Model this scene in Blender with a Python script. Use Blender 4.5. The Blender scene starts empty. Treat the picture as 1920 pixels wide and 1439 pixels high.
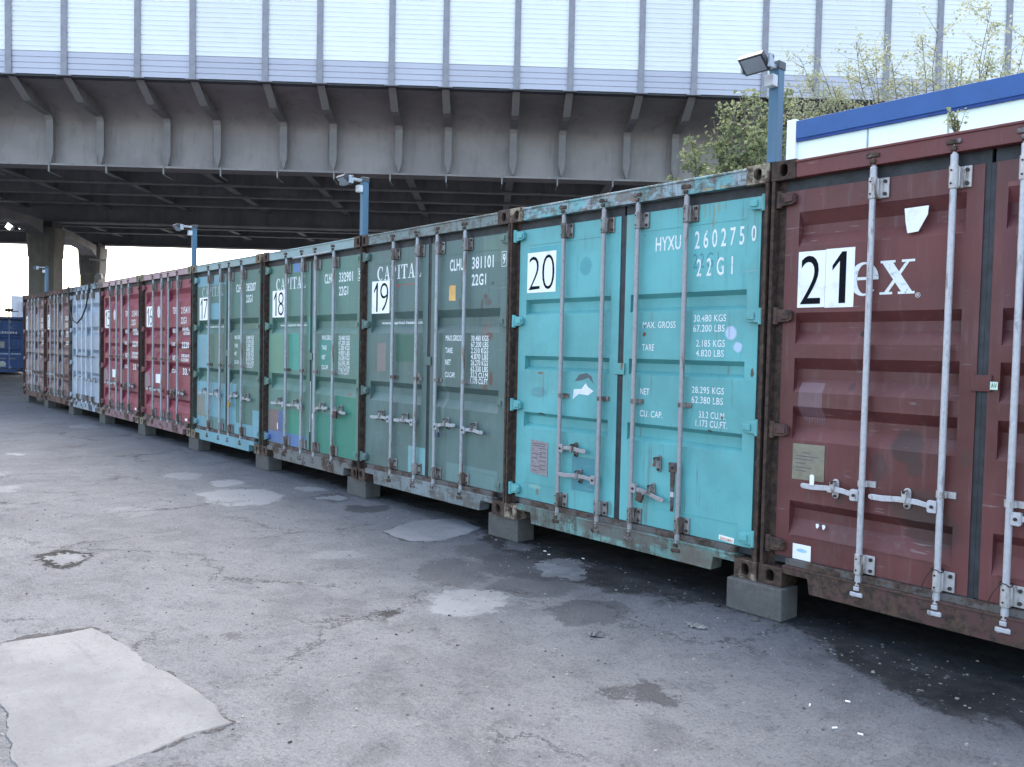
import bpy, bmesh, math, random
from mathutils import Vector, Matrix
R = math.radians
S = bpy.context.scene
COL = S.collection

# ------------------------------------------------------------------ camera, sky, sun, exposure
YAW, PITCH, ROLL = 0.85823, -0.03899, 0.02143
CAMLOC = Vector((2.85661, -4.52072, 1.40442))
fwd = Vector((-math.sin(YAW) * math.cos(PITCH), math.cos(YAW) * math.cos(PITCH), math.sin(PITCH)))
rgt = Vector((math.cos(YAW), math.sin(YAW), 0))
upv = rgt.cross(fwd)
rg = math.cos(ROLL) * rgt + math.sin(ROLL) * upv
up = -math.sin(ROLL) * rgt + math.cos(ROLL) * upv
cd = bpy.data.cameras.new('camera')
cam = bpy.data.objects.new('camera', cd)
COL.objects.link(cam)
cam.matrix_world = Matrix(((rg.x, up.x, -fwd.x, CAMLOC.x), (rg.y, up.y, -fwd.y, CAMLOC.y),
                           (rg.z, up.z, -fwd.z, CAMLOC.z), (0, 0, 0, 1)))
cd.sensor_width = 36.0
cd.lens = 1553.0 / 1920.0 * 36.0
cd.clip_start = 0.05
cd.clip_end = 3000.0
S.camera = cam

SUN_EL, SUN_AZ = R(52), R(309)          # azimuth clockwise from +Y
w = bpy.data.worlds.new('World')
S.world = w
w.use_nodes = True
wn = w.node_tree.nodes
wl = w.node_tree.links
bg = wn['Background']
sky = wn.new('ShaderNodeTexSky')
sky.sky_type = 'NISHITA'
sky.sun_disc = False
sky.sun_elevation = SUN_EL
sky.sun_rotation = SUN_AZ
sky.air_density = 0.8
sky.dust_density = 3.0
sky.ozone_density = 0.3
thin = wn.new('ShaderNodeMix')            # thin high cloud takes some blue out of the clear-sky model
thin.data_type = 'RGBA'
thin.blend_type = 'MULTIPLY'
thin.inputs[0].default_value = 1.0
thin.inputs[7].default_value = (1.06, 1.0, 0.87, 1)
wl.new(sky.outputs[0], thin.inputs[6])
wl.new(thin.outputs[2], bg.inputs[0])
bg.inputs[1].default_value = 0.15
sl = bpy.data.lights.new('sun', 'SUN')
sl.energy = 0.6
sl.angle = R(40)
sl.color = (1.0, 0.99, 0.98)
so = bpy.data.objects.new('sun', sl)
COL.objects.link(so)
sd = Vector((math.sin(SUN_AZ) * math.cos(SUN_EL), math.cos(SUN_AZ) * math.cos(SUN_EL), math.sin(SUN_EL)))
so.rotation_euler = sd.to_track_quat('Z', 'Y').to_euler()
S.view_settings.view_transform = 'Standard'
S.view_settings.look = 'None'
S.view_settings.exposure = 2.8
S.view_settings.gamma = 1.0

random.seed(7)
GZ = -0.2                                # ground level: container undersides are z = 0

# ------------------------------------------------------------------ node helpers
class NT:
    def __init__(self, name):
        self.m = bpy.data.materials.new(name)
        self.m.use_nodes = True
        self.t = self.m.node_tree
        self.b = self.t.nodes['Principled BSDF']
        self.out = self.t.nodes['Material Output']
        self.tc = self.t.nodes.new('ShaderNodeTexCoord')
        self.pos = self.tc.outputs['Object']
    def put(self, sock, v):
        if isinstance(v, bpy.types.NodeSocket):
            self.t.links.new(v, sock)
        elif isinstance(v, (tuple, list)) and sock.type == 'RGBA' and len(v) == 3:
            sock.default_value = (*v, 1)
        else:
            sock.default_value = v
    def math(self, op, a, b=0.0, clamp=False):
        n = self.t.nodes.new('ShaderNodeMath')
        n.operation = op
        n.use_clamp = clamp
        self.put(n.inputs[0], a)
        self.put(n.inputs[1], b)
        return n.outputs[0]
    def vm(self, op, a, b=None):
        n = self.t.nodes.new('ShaderNodeVectorMath')
        n.operation = op
        self.put(n.inputs[0], a)
        if b is not None:
            if op == 'SCALE':
                self.put(n.inputs[3], b)
            else:
                self.put(n.inputs[1], b)
        return n.outputs['Value'] if op in ('LENGTH', 'DOT_PRODUCT') else n.outputs[0]
    def noise(self, scale=5.0, detail=4.0, rough=0.6, vec=None, stretch=None, color=False):
        v = vec if vec is not None else self.pos
        if stretch:
            v = self.vm('MULTIPLY', v, stretch)
        n = self.t.nodes.new('ShaderNodeTexNoise')
        n.inputs['Scale'].default_value = scale
        n.inputs['Detail'].default_value = detail
        n.inputs['Roughness'].default_value = rough
        self.t.links.new(v, n.inputs['Vector'])
        return n.outputs['Color' if color else 0]
    def voro(self, scale, feature='F1', vec=None):
        n = self.t.nodes.new('ShaderNodeTexVoronoi')
        n.feature = feature
        n.inputs['Scale'].default_value = scale
        self.t.links.new(vec if vec is not None else self.pos, n.inputs['Vector'])
        return n
    def rng(self, x, a, b, c=0.0, d=1.0, smooth=True):
        n = self.t.nodes.new('ShaderNodeMapRange')
        n.interpolation_type = 'SMOOTHSTEP' if smooth else 'LINEAR'
        self.put(n.inputs[0], x)
        for i, v in enumerate((a, b, c, d)):
            n.inputs[i + 1].default_value = v
        return n.outputs[0]
    def mix(self, f, a, b, mode='MIX'):
        n = self.t.nodes.new('ShaderNodeMix')
        n.data_type = 'RGBA'
        n.blend_type = mode
        self.put(n.inputs[0], f)
        self.put(n.inputs[6], a)
        self.put(n.inputs[7], b)
        return n.outputs[2]
    def bump(self, h, strength=0.3, dist=0.01):
        n = self.t.nodes.new('ShaderNodeBump')
        n.inputs['Strength'].default_value = strength
        n.inputs['Distance'].default_value = dist
        self.t.links.new(h, n.inputs['Height'])
        self.t.links.new(n.outputs[0], self.b.inputs['Normal'])
    def xyz(self, v=None):
        n = self.t.nodes.new('ShaderNodeSeparateXYZ')
        self.t.links.new(v if v is not None else self.pos, n.inputs[0])
        return n.outputs
    def fin(self, col, rough=0.6, metal=0.0, spec=0.4):
        self.put(self.b.inputs['Base Color'], col)
        self.put(self.b.inputs['Roughness'], rough)
        self.b.inputs['Metallic'].default_value = metal
        self.b.inputs['Specular IOR Level'].default_value = spec
        return self.m

def plain(name, col, rough=0.6, metal=0.0, var=0.15, scale=6.0, stretch=None, bump=0.0):
    n = NT(name)
    f = n.noise(scale, 5, 0.65, stretch=stretch)
    c = n.mix(n.rng(f, 0.3, 0.7), tuple(v * (1 - var) for v in col), tuple(min(1, v * (1 + var)) for v in col))
    if bump:
        n.bump(n.noise(scale * 8, 4), bump, 0.004)
    return n.fin(c, rough, metal)

RUST = (0.075, 0.034, 0.018)
RUST2 = (0.16, 0.075, 0.03)

def paint(name, base, fade=0.25, rust=0.3, dirt=0.3, patches=(), spots=(), rough=0.45, streak=0.25, pale=None, pale_t=.47, grime=None):
    """worn container paint; patches = repainted rectangles (x0,x1,z0,z1,colour) in the container's own frame,
       spots = stains (x,z,rx,rz,colour,strength)"""
    n = NT(name)
    big = n.noise(1.3, 5, 0.6)
    lo = tuple(v * (1 - fade * 0.6) for v in base)
    hi = tuple(min(0.9, v * (1 + fade * 0.5) + 0.02 * fade) for v in base)
    c = n.mix(n.rng(big, 0.3, 0.7), lo, hi)
    wob = n.vm('SCALE', n.vm('SUBTRACT', n.noise(14, 4, 0.7, color=True), (0.5, 0.5, 0.5)), 0.035)
    p = n.vm('ADD', n.pos, wob)
    wob2 = n.vm('SCALE', n.vm('SUBTRACT', n.noise(30, 2, 0.5, color=True), (0.5, 0.5, 0.5)), 0.006)
    p2 = n.vm('ADD', n.pos, wob2)
    for (x0, x1, z0, z1, pc) in patches:
        q = n.vm('SUBTRACT', p2, ((x0 + x1) / 2, 0, (z0 + z1) / 2))
        q = n.vm('ABSOLUTE', n.vm('MULTIPLY', q, (2 / (x1 - x0), 0, 2 / (z1 - z0))))
        s = n.xyz(q)
        mk = n.math('LESS_THAN', n.math('MAXIMUM', s[0], s[2]), 1.0)
        pv = n.mix(n.rng(big, 0.35, 0.65), tuple(v * 0.88 for v in pc), tuple(v * 1.1 for v in pc))
        c = n.mix(mk, c, pv)
    # pale chalking in vertical streaks
    st = n.noise(2.2, 5, 0.65, stretch=(9, 9, 0.8))
    if pale:
        pn = n.noise(3.0, 6, 0.7)
        c = n.mix(n.math('MULTIPLY', n.rng(pn, pale_t, pale_t + .13), 0.75), c, pale)
    if grime:
        gn = n.noise(6.0, 8, 0.8, stretch=(1, 1, 1.6))
        c = n.mix(n.math('MULTIPLY', n.rng(gn, .47, .56), .85), c, grime)
        gn2 = n.noise(1.0, 5, .7, stretch=(22, 22, 2.5))
        c = n.mix(n.math('MULTIPLY', n.rng(gn2, .54, .66), .7), c, tuple(v * .6 for v in grime))
    c = n.mix(n.math('MULTIPLY', n.rng(st, 0.52, 0.75), streak), c, tuple(min(1, v * 0.55 + 0.12) for v in base))
    c = n.mix(n.math('MULTIPLY', n.rng(st, 0.46, 0.25), streak), c, tuple(v * 0.5 + 0.01 for v in base))
    for (x, z, rx, rz, pc, k) in spots:
        q = n.vm('MULTIPLY', n.vm('SUBTRACT', p, (x, 0, z)), (1 / rx, 0, 1 / rz))
        mk = n.rng(n.vm('LENGTH', q), 1.1, 0.75, 0.0, k)
        c = n.mix(mk, c, pc)
    # scratches and little chips
    ch = n.noise(26, 5, 0.7)
    c = n.mix(n.math('MULTIPLY', n.rng(ch, 0.66, 0.72), min(1, rust * 1.6)), c, RUST)
    ch2 = n.noise(7, 7, 0.75, stretch=(1, 1, 0.45))
    c = n.mix(n.math('MULTIPLY', n.rng(ch2, 0.685 - 0.06 * rust, 0.76 - 0.06 * rust), min(1, rust * 1.5)), c, RUST2)
    # dirt settled in blotches
    dn = n.noise(4.5, 6, 0.75, stretch=(1, 1, 0.5))
    c = n.mix(n.math('MULTIPLY', n.rng(dn, 0.55, 0.8), dirt), c, (0.09, 0.08, 0.075))
    rn = n.noise(1.0, 3, 0.6, stretch=(30, 30, 1.1))
    gate = n.rng(n.noise(2.3, 3, 0.6), 0.45, 0.62)
    c = n.mix(n.math('MULTIPLY', n.math('MULTIPLY', n.rng(rn, 0.60, 0.70), gate), min(.75, .15 + rust)), c, (0.105, 0.075, 0.055))
    sc = n.noise(1.0, 2, 0.5, stretch=(5, 5, 70))
    c = n.mix(n.math('MULTIPLY', n.math('MULTIPLY', n.rng(sc, 0.665, 0.70), n.rng(n.noise(5, 3), 0.52, 0.6)), .5), c, tuple(min(1, v * .5 + .16) for v in base))
    r = n.rng(big, 0.3, 0.7, rough - 0.05, rough + 0.2)
    n.bump(n.noise(2.6, 3, 0.5), 0.35, 0.035)
    return n.fin(c, r, 0, 0.4)

def rusty(name, paintc, amount=0.6, dark=1.0):
    n = NT(name)
    f = n.noise(5, 7, 0.75)
    f2 = n.noise(22, 5, 0.7)
    rc = n.mix(n.rng(f2, 0.35, 0.65), tuple(v * dark for v in (0.032, 0.024, 0.021)), tuple(v * dark for v in (0.09, 0.056, 0.042)))
    c = n.mix(n.rng(f, 0.68 - amount * 0.45, 0.78 - amount * 0.45), paintc, rc)
    n.bump(f2, 0.5, 0.006)
    return n.fin(c, 0.8, 0, 0.25)

def galv(name, base, worn, amount=0.3):
    n = NT(name)
    f = n.noise(6, 6, 0.75, stretch=(3, 3, 0.5))
    f2 = n.noise(40, 4, 0.7)
    c = n.mix(n.rng(f2, 0.35, 0.65), tuple(v * 0.85 for v in base), base)
    c = n.mix(n.rng(f, 0.66 - amount * 0.3, 0.76 - amount * 0.3), c, worn)
    n.bump(f2, 0.25, 0.003)
    return n.fin(c, 0.5, 0.25, 0.5)

# ------------------------------------------------------------------ mesh helpers
class MB:
    def __init__(self):
        self.v = []
        self.f = []
    def add(self, vs, fs):
        o = len(self.v)
        self.v += [tuple(p) for p in vs]
        self.f += [tuple(i + o for i in q) for q in fs]
        return self
    def box(self, x0, x1, y0, y1, z0, z1):
        vs = [(x0, y0, z0), (x1, y0, z0), (x1, y1, z0), (x0, y1, z0), (x0, y0, z1), (x1, y0, z1), (x1, y1, z1), (x0, y1, z1)]
        return self.add(vs, [(3, 2, 1, 0), (4, 5, 6, 7), (0, 1, 5, 4), (1, 2, 6, 5), (2, 3, 7, 6), (3, 0, 4, 7)])
    def tube(self, pts, rad, n=10, cap=True):
        """tapered tube through points"""
        pts = [Vector(p) for p in pts]
        if not isinstance(rad, (list, tuple)):
            rad = [rad] * len(pts)
        ref = None
        rings = []
        for i, p in enumerate(pts):
            d = (pts[min(i + 1, len(pts) - 1)] - pts[max(i - 1, 0)])
            if d.length < 1e-9:
                d = Vector((0, 0, 1))
            d.normalize()
            a = ref if ref is not None else (Vector((1, 0, 0)) if abs(d.x) < 0.8 else Vector((0, 1, 0)))
            u = (a - d * a.dot(d)).normalized()
            ref = u
            vv = d.cross(u)
            rings.append([p + (u * math.cos(2 * math.pi * k / n) + vv * math.sin(2 * math.pi * k / n)) * rad[i] for k in range(n)])
        o = len(self.v)
        for r_ in rings:
            self.v += [tuple(q) for q in r_]
        for i in range(len(rings) - 1):
            for k in range(n):
                self.f.append((o + i * n + k, o + i * n + (k + 1) % n, o + (i + 1) * n + (k + 1) % n, o + (i + 1) * n + k))
        if cap:
            self.f.append(tuple(o + k for k in reversed(range(n))))
            self.f.append(tuple(o + (len(rings) - 1) * n + k for k in range(n)))
        return self
    def prism(self, poly, y0, y1, axis='y'):
        """polygon given as (x,z) extruded along y, or (y,z) extruded along x, or (x,y) along z"""
        n = len(poly)
        if axis == 'y':
            A = [(a, y0, b) for a, b in poly] + [(a, y1, b) for a, b in poly]
        elif axis == 'x':
            A = [(y0, a, b) for a, b in poly] + [(y1, a, b) for a, b in poly]
        else:
            A = [(a, b, y0) for a, b in poly] + [(a, b, y1) for a, b in poly]
        fs = [tuple(range(n)), tuple(reversed(range(n, 2 * n)))]
        fs += [(i, n + i, n + (i + 1) % n, (i + 1) % n) for i in range(n)]
        return self.add(A, fs)
    def build(self, name, mat, parent=None, smooth=False, bevel=0.0, recalc=True, loc=None):
        me = bpy.data.meshes.new(name)
        me.from_pydata(self.v, [], self.f)
        if recalc:
            b = bmesh.new()
            b.from_mesh(me)
            bmesh.ops.recalc_face_normals(b, faces=b.faces)
            b.to_mesh(me)
            b.free()
        o = bpy.data.objects.new(name, me)
        COL.objects.link(o)
        if mat:
            me.materials.append(mat)
        if smooth:
            for p in me.polygons:
                p.use_smooth = True
            try:
                me.set_sharp_from_angle(angle=R(40))
            except Exception:
                pass
        if bevel:
            md = o.modifiers.new('bevel', 'BEVEL')
            md.width = bevel
            md.segments = 2
            md.limit_method = 'ANGLE'
        if parent:
            o.parent = parent
        if loc:
            o.location = loc
        return o

def tag(o, label=None, cat=None, group=None, kind=None):
    for k, v in (('label', label), ('category', cat), ('group', group), ('kind', kind)):
        if v:
            o[k] = v
    return o

def thing(name, label, cat, loc=(0, 0, 0), rotz=0.0, group=None):
    o = bpy.data.objects.new(name, None)
    o.empty_display_size = 0.2
    COL.objects.link(o)
    o.location = loc
    o.rotation_euler = (0, 0, rotz)
    return tag(o, label, cat, group)

def copy_tree(o, parent=None):
    c = o.copy()
    COL.objects.link(c)
    c.parent = parent
    for ch in [q for q in bpy.data.objects if q.parent == o]:
        copy_tree(ch, c)
    return c

def circ(cx, cz, r, n=16, rz=None):
    rz = rz or r
    return [(cx + r * math.cos(2 * math.pi * k / n), cz + rz * math.sin(2 * math.pi * k / n)) for k in range(n)]

def lettering(text, x0, x1, z0, z1, y, mat, parent, name='lettering', bold=0.0, shear=0.0, drop=0.0, sp=1.06):
    """writing fitted into a box on a wall that faces -y"""
    cu = bpy.data.curves.new('t', 'FONT')
    cu.body = text
    cu.offset = bold
    cu.resolution_u = 4
    cu.space_character = sp
    to = bpy.data.objects.new('t', cu)
    COL.objects.link(to)
    me = bpy.data.meshes.new_from_object(to.evaluated_get(bpy.context.evaluated_depsgraph_get()))
    bpy.data.objects.remove(to)
    bpy.data.curves.remove(cu)
    xs = [v.co.x for v in me.vertices]
    ys = [v.co.y for v in me.vertices]
    a, b, c, d = min(xs), max(xs), min(ys), max(ys)
    for v in me.vertices:
        t = (v.co.x - a) / (b - a)
        u = (v.co.y - c) / max(1e-6, d - c)
        v.co = (x0 + t * (x1 - x0) + shear * (u - 0.5) * (z1 - z0), y, z0 + u * (z1 - z0) + drop * t)
    me.name = name
    me.materials.clear()
    me.materials.append(mat)
    o = bpy.data.objects.new(name, me)
    COL.objects.link(o)
    o.parent = parent
    return o

# ---- serif capitals and lower case letters as outline pieces, unit height
def arc(cx, cy, rx, ry, a0, a1, n=14):
    return [(cx + rx * math.cos(R(a0 + (a1 - a0) * k / n)), cy + ry * math.sin(R(a0 + (a1 - a0) * k / n))) for k in range(n + 1)]
def band(o, i):
    """strip between two equally long outlines as quads"""
    return [[o[k], o[k + 1], i[k + 1], i[k]] for k in range(len(o) - 1)]
def rect(a, b, c, d):
    return [(a, c), (b, c), (b, d), (a, d)]
SERIF = {
    'I': (0.40, [rect(.12, .30, 0, 1), rect(0, .42, 0, .06), rect(0, .42, .94, 1)]),
    'T': (0.74, [rect(.28, .46, 0, 1), rect(.16, .58, 0, .06), rect(0, .74, .93, 1), [(0, .94), (0, .72), (.04, .72), (.12, .94)], [(.74, .94), (.74, .72), (.70, .72), (.62, .94)]]),
    'L': (0.64, [rect(.10, .28, 0, 1), rect(0, .40, .94, 1), rect(0, .62, 0, .07), [(.62, .06), (.64, .3), (.60, .3), (.46, .06)]]),
    'A': (0.80, [[(.36, 1), (.46, 1), (.72, .03), (.53, .03)], [(.36, 1), (.41, .93), (.17, .03), (.11, .03)], rect(.2, .58, .3, .36), rect(0, .28, 0, .06), rect(.44, .82, 0, .06)]),
    'P': (0.66, [rect(.10, .28, 0, 1), rect(0, .40, 0, .06), rect(0, .3, .94, 1)] + band(arc(.28, .73, .38, .27, 90, -90), arc(.28, .73, .20, .21, 90, -90))),
    'C': (0.78, band(arc(.42, .5, .42, .52, 48, 312, 22), arc(.46, .5, .27, .45, 48, 312, 22)) + [[(.66, .98), (.72, .98), (.72, .66), (.67, .66), (.6, .86)]]),
    'e': (0.80, band(arc(.42, .5, .42, .52, 0, 318, 26), arc(.44, .5, .22, .45, 0, 318, 26)) + [rect(.2, .84, .47, .56)]),
    'x': (0.96, [[(.04, .95), (.34, .95), (.92, .05), (.62, .05)], [(.72, .95), (.82, .95), (.24, .05), (.12, .05)],
                 rect(0, .42, .93, 1), rect(.6, .96, .93, 1), rect(0, .36, 0, .07), rect(.52, .98, 0, .07)]),
}
def serif(text, x0, x1, z0, z1, y, mat, parent, gap=0.1):
    tot = sum(SERIF[c][0] for c in text) + gap * (len(text) - 1)
    k = (x1 - x0) / tot
    h = z1 - z0
    mb = MB()
    x = 0.0
    for c in text:
        wd, pcs = SERIF[c]
        for j, pc in enumerate(pcs):
            yy = y - 0.00012 * (j % 6)
            mb.add([(x0 + (x + a) * k, yy, z0 + b * h) for a, b in pc], [tuple(range(len(pc)))])
        x += wd + gap
    return mb.build('lettering', mat, parent)

# ------------------------------------------------------------------ ground
GC = 'structure'
def ground_mat():
    n = NT('dusty_asphalt')
    wp = n.pos
    big = n.noise(0.55, 5, 0.6)
    med = n.noise(2.6, 6, 0.7)
    fine = n.noise(38, 5, 0.75)
    grit = n.noise(150, 3, 0.7)
    c = n.mix(n.rng(big, 0.3, 0.7), (0.20, 0.198, 0.203), (0.255, 0.252, 0.257))
    c = n.mix(n.math('MULTIPLY', n.rng(med, 0.4, 0.72), 0.45), c, (0.29, 0.286, 0.285))
    c = n.mix(n.math('MULTIPLY', n.rng(med, 0.45, 0.25), 0.4), c, (0.145, 0.142, 0.145))
    c = n.mix(n.math('MULTIPLY', n.rng(fine, 0.5, 0.68), 0.55), c, (0.09, 0.086, 0.086))
    ag = n.noise(75, 3, 0.7)
    c = n.mix(n.math('MULTIPLY', n.rng(ag, 0.56, 0.66), 0.5), c, (0.36, 0.355, 0.35))
    c = n.mix(n.math('MULTIPLY', n.rng(ag, 0.44, 0.34), 0.5), c, (0.085, 0.083, 0.083))
    c = n.mix(n.math('MULTIPLY', n.rng(grit, 0.60, 0.70), 0.4), c, (0.3, 0.3, 0.3))
    c = n.mix(n.math('MULTIPLY', n.rng(grit, 0.40, 0.30), 0.45), c, (0.07, 0.068, 0.068))
    mo = n.noise(3.3, 10, 0.78)
    c = n.mix(n.math('MULTIPLY', n.rng(mo, 0.56, 0.66), 0.22), c, (0.12, 0.116, 0.115))
    mo2 = n.noise(1.1, 9, 0.75, stretch=(1, 1.6, 1))
    c = n.mix(n.math('MULTIPLY', n.rng(mo2, 0.58, 0.68), 0.2), c, (0.13, 0.127, 0.125))
    pit = n.voro(75)
    c = n.mix(n.math('MULTIPLY', n.rng(pit.outputs['Distance'], 0.30, 0.12), n.rng(mo, 0.42, 0.6, 0.1, 0.6)), c, (0.075, 0.073, 0.074))
    # scattered broken dark flakes
    fl = n.noise(9, 7, 0.8)
    c = n.mix(n.math('MULTIPLY', n.rng(fl, 0.61, 0.66), 0.6), c, (0.085, 0.082, 0.083))
    wob = n.vm('SCALE', n.vm('SUBTRACT', n.noise(3.2, 9, 0.78, color=True), (0.5, 0.5, 0.5)), 1.0)
    wob = n.vm('MULTIPLY', wob, (1, 1, 0))
    LIGHT, DARK, MID = (0.37, 0.365, 0.36), (0.075, 0.073, 0.075), (0.11, 0.107, 0.11)
    PALE = (0.32, 0.316, 0.315)
    E_ = [(-5.61, -.98, .25, .38, .48, -.2, LIGHT, 1), (-6.56, -.75, .11, .17, .22, -.09, LIGHT, 1), (-5.63, -.15, .09, .14, .13, -.06, LIGHT, 1),
          (-5.01, -.19, .1, .14, .24, -.14, MID, .8), (-5.01, -.19, .07, .1, .13, -.08, LIGHT, .9), (-4.33, -.25, .13, .2, .16, -.1, DARK, .75),
          (-1.25, -1.3, .15, .2, .21, -.16, LIGHT, .95), (-10.53, -2.19, .07, .12, .13, -.02, LIGHT, 1),
          (-7.37, -.95, .12, .18, .28, -.1, PALE, .9), (-3.9, -3.04, .13, .18, .24, -.05, (.03, .03, .03), .95), (-3.88, -3.03, .1, .13, .12, -.025, PALE, .9),
          (-1.53, -2.74, .03, .05, .08, -.03, DARK, .6), (.35, -1.45, .06, .08, .09, -.11, DARK, .75), (.28, -1.62, .04, .05, .05, -.06, DARK, .7),
          (-.62, -.82, .14, .19, .17, -.18, DARK, .55), (-14.33, -.38, .13, .25, .43, -.1, PALE, .9), (-8.68, -2.68, .05, .08, .2, -.03, PALE, .9),
          (-7.44, -2.83, .09, .14, .24, -.04, PALE, .9), (-5.41, -2.11, .11, .16, .22, -.06, PALE, .5), (-2.81, -1.34, .14, .2, .16, -.08, PALE, .5),
          (-1.9, -.95, .15, .2, .3, -.2, DARK, .45), (-1.3, -.7, .2, .2, .2, -.25, MID, .6), (-1.7, -.45, .3, .2, .3, -.2, DARK, .6), (-2.2, -.35, .25, .15, .25, -.2, MID, .6)]
    pw = n.vm('ADD', wp, n.vm('SCALE', wob, 0.75))
    for (cx, cy, ax, ay, bx, by, cc, k) in E_:
        det = ax * by - ay * bx
        r1 = (by / det, -bx / det, 0)
        r2 = (-ay / det, ax / det, 0)
        q = n.vm('SUBTRACT', pw, (cx, cy, GZ))
        a = n.vm('DOT_PRODUCT', q, r1)
        b = n.vm('DOT_PRODUCT', q, r2)
        d = n.math('ADD', n.math('MULTIPLY', a, a), n.math('MULTIPLY', b, b))
        c = n.mix(n.rng(d, 1.15, 0.8, 0.0, k), c, cc)
    # damp black dirt along the container feet; beneath them the dark colour imitates shade
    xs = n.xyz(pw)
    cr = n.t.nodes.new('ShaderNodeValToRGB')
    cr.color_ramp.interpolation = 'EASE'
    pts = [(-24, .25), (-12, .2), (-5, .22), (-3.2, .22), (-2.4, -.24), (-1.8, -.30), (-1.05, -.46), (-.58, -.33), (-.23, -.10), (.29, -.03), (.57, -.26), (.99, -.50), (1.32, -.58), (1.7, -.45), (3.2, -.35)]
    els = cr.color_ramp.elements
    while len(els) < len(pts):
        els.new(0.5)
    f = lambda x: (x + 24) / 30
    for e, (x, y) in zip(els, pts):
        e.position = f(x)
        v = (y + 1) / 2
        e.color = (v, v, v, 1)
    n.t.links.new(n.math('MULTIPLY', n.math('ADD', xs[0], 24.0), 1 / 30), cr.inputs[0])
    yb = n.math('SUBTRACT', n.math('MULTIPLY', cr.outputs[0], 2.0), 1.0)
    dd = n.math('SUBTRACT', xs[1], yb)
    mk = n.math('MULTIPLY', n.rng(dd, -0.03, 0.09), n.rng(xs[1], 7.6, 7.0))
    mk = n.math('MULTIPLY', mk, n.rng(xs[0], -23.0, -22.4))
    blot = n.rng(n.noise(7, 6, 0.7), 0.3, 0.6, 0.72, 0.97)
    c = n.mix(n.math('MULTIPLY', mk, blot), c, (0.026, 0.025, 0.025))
    for (cx, cy, ax, ay, bx, by, cc, k) in ((-1.49, -.24, .12, .16, .19, -.18, LIGHT, .9), (-1.25, -.30, .05, .07, .07, -.06, PALE, .7), (-2.2, -.02, .08, .1, .1, -.08, PALE, .5)):
        det = ax * by - ay * bx
        q = n.vm('SUBTRACT', pw, (cx, cy, GZ))
        a = n.vm('DOT_PRODUCT', q, (by / det, -bx / det, 0))
        b = n.vm('DOT_PRODUCT', q, (-ay / det, ax / det, 0))
        d = n.math('ADD', n.math('MULTIPLY', a, a), n.math('MULTIPLY', b, b))
        c = n.mix(n.rng(d, 1.15, 0.8, 0.0, k), c, cc)
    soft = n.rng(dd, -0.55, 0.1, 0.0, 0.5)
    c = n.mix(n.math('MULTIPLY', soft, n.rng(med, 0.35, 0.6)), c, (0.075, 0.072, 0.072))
    # cracks
    vo = n.voro(0.8, 'DISTANCE_TO_EDGE', n.vm('ADD', wp, n.vm('SCALE', wob, 0.8)))
    crk = n.math('MULTIPLY', n.rng(vo.outputs['Distance'], 0.012, 0.003), n.rng(n.noise(0.9, 3), 0.45, 0.58))
    c = n.mix(n.math('MULTIPLY', crk, 0.85), c, (0.045, 0.043, 0.042))
    h = n.math('ADD', n.math('MULTIPLY', fine, 0.5), n.math('MULTIPLY', grit, 0.25))
    h = n.math('ADD', h, n.math('MULTIPLY', med, 1.6))
    h = n.math('SUBTRACT', h, n.math('MULTIPLY', n.rng(mo, 0.5, 0.65), 0.3))
    n.bump(h, 0.7, 0.035)
    c = n.vm('MULTIPLY', c, (0.50, 0.545, 0.605))
    return n.fin(c, 0.9, 0, 0.1)
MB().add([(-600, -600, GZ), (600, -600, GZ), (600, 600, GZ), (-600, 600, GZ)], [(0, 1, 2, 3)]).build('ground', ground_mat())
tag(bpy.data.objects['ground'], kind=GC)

def rough_outline(pts, it=5, amp=0.05, seed=1):
    rnd = random.Random(seed)
    P = [Vector((a, b)) for a, b in pts]
    for k in range(it):
        Q = []
        for i in range(len(P)):
            a, b = P[i], P[(i + 1) % len(P)]
            d = b - a
            m = (a + b) / 2 + Vector((-d.y, d.x)) * rnd.uniform(-1, 1) * amp
            Q += [a, m]
        P = Q
    return [(p.x, p.y) for p in P]
def slab_mat(name, k):
    n = NT(name)
    sc = lambda c: tuple(v * k for v in c)
    f = n.noise(1.6, 6, 0.7)
    g = n.noise(60, 4, 0.7)
    c = n.mix(n.rng(f, 0.35, 0.65), sc((0.081, 0.087, 0.097)), sc((0.111, 0.118, 0.128)))
    c = n.mix(n.math('MULTIPLY', n.rng(n.noise(3.0, 8, 0.78), 0.52, 0.66), 0.4), c, sc((0.062, 0.066, 0.074)))
    c = n.mix(n.math('MULTIPLY', n.rng(n.noise(1.0, 7, 0.78, stretch=(3, 13, 1)), 0.53, 0.66), 0.45), c, sc((0.066, 0.07, 0.078)))
    c = n.mix(n.math('MULTIPLY', n.rng(n.noise(11, 6, 0.8), 0.62, 0.68), 0.6), c, sc((0.05, 0.052, 0.056)))
    c = n.mix(n.math('MULTIPLY', n.rng(g, 0.54, 0.7), 0.45), c, sc((0.05, 0.05, 0.052)))
    n.bump(n.math('ADD', n.math('MULTIPLY', g, .4), f), 0.4, 0.012)
    return n.fin(c, 0.9, 0, 0.15)
SLABM = (slab_mat('patched_concrete', 1.26), slab_mat('pale_patched_concrete', 1.6))
JOINT = NT('crumbled_joint_dirt')
_q = JOINT.rng(JOINT.noise(4, 8, 0.8), 0.45, 0.56)
JOINT.fin((0.04, 0.042, 0.047), 0.9, 0, 0.2)
JOINT.put(JOINT.b.inputs['Alpha'], _q)
JOINT = JOINT.m
SLABPTS = ((-2.17, -3.71), (-2.15, -3.28), (-1.90, -3.24), (-1.83, -3.23), (-1.32, -3.19), (-.73, -3.12), (-.51, -3.13), (-.47, -3.44), (-.43, -3.66), (-.43, -3.80), (-.61, -3.91), (-.86, -3.89), (-1.31, -3.86), (-1.9, -3.9))
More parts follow.
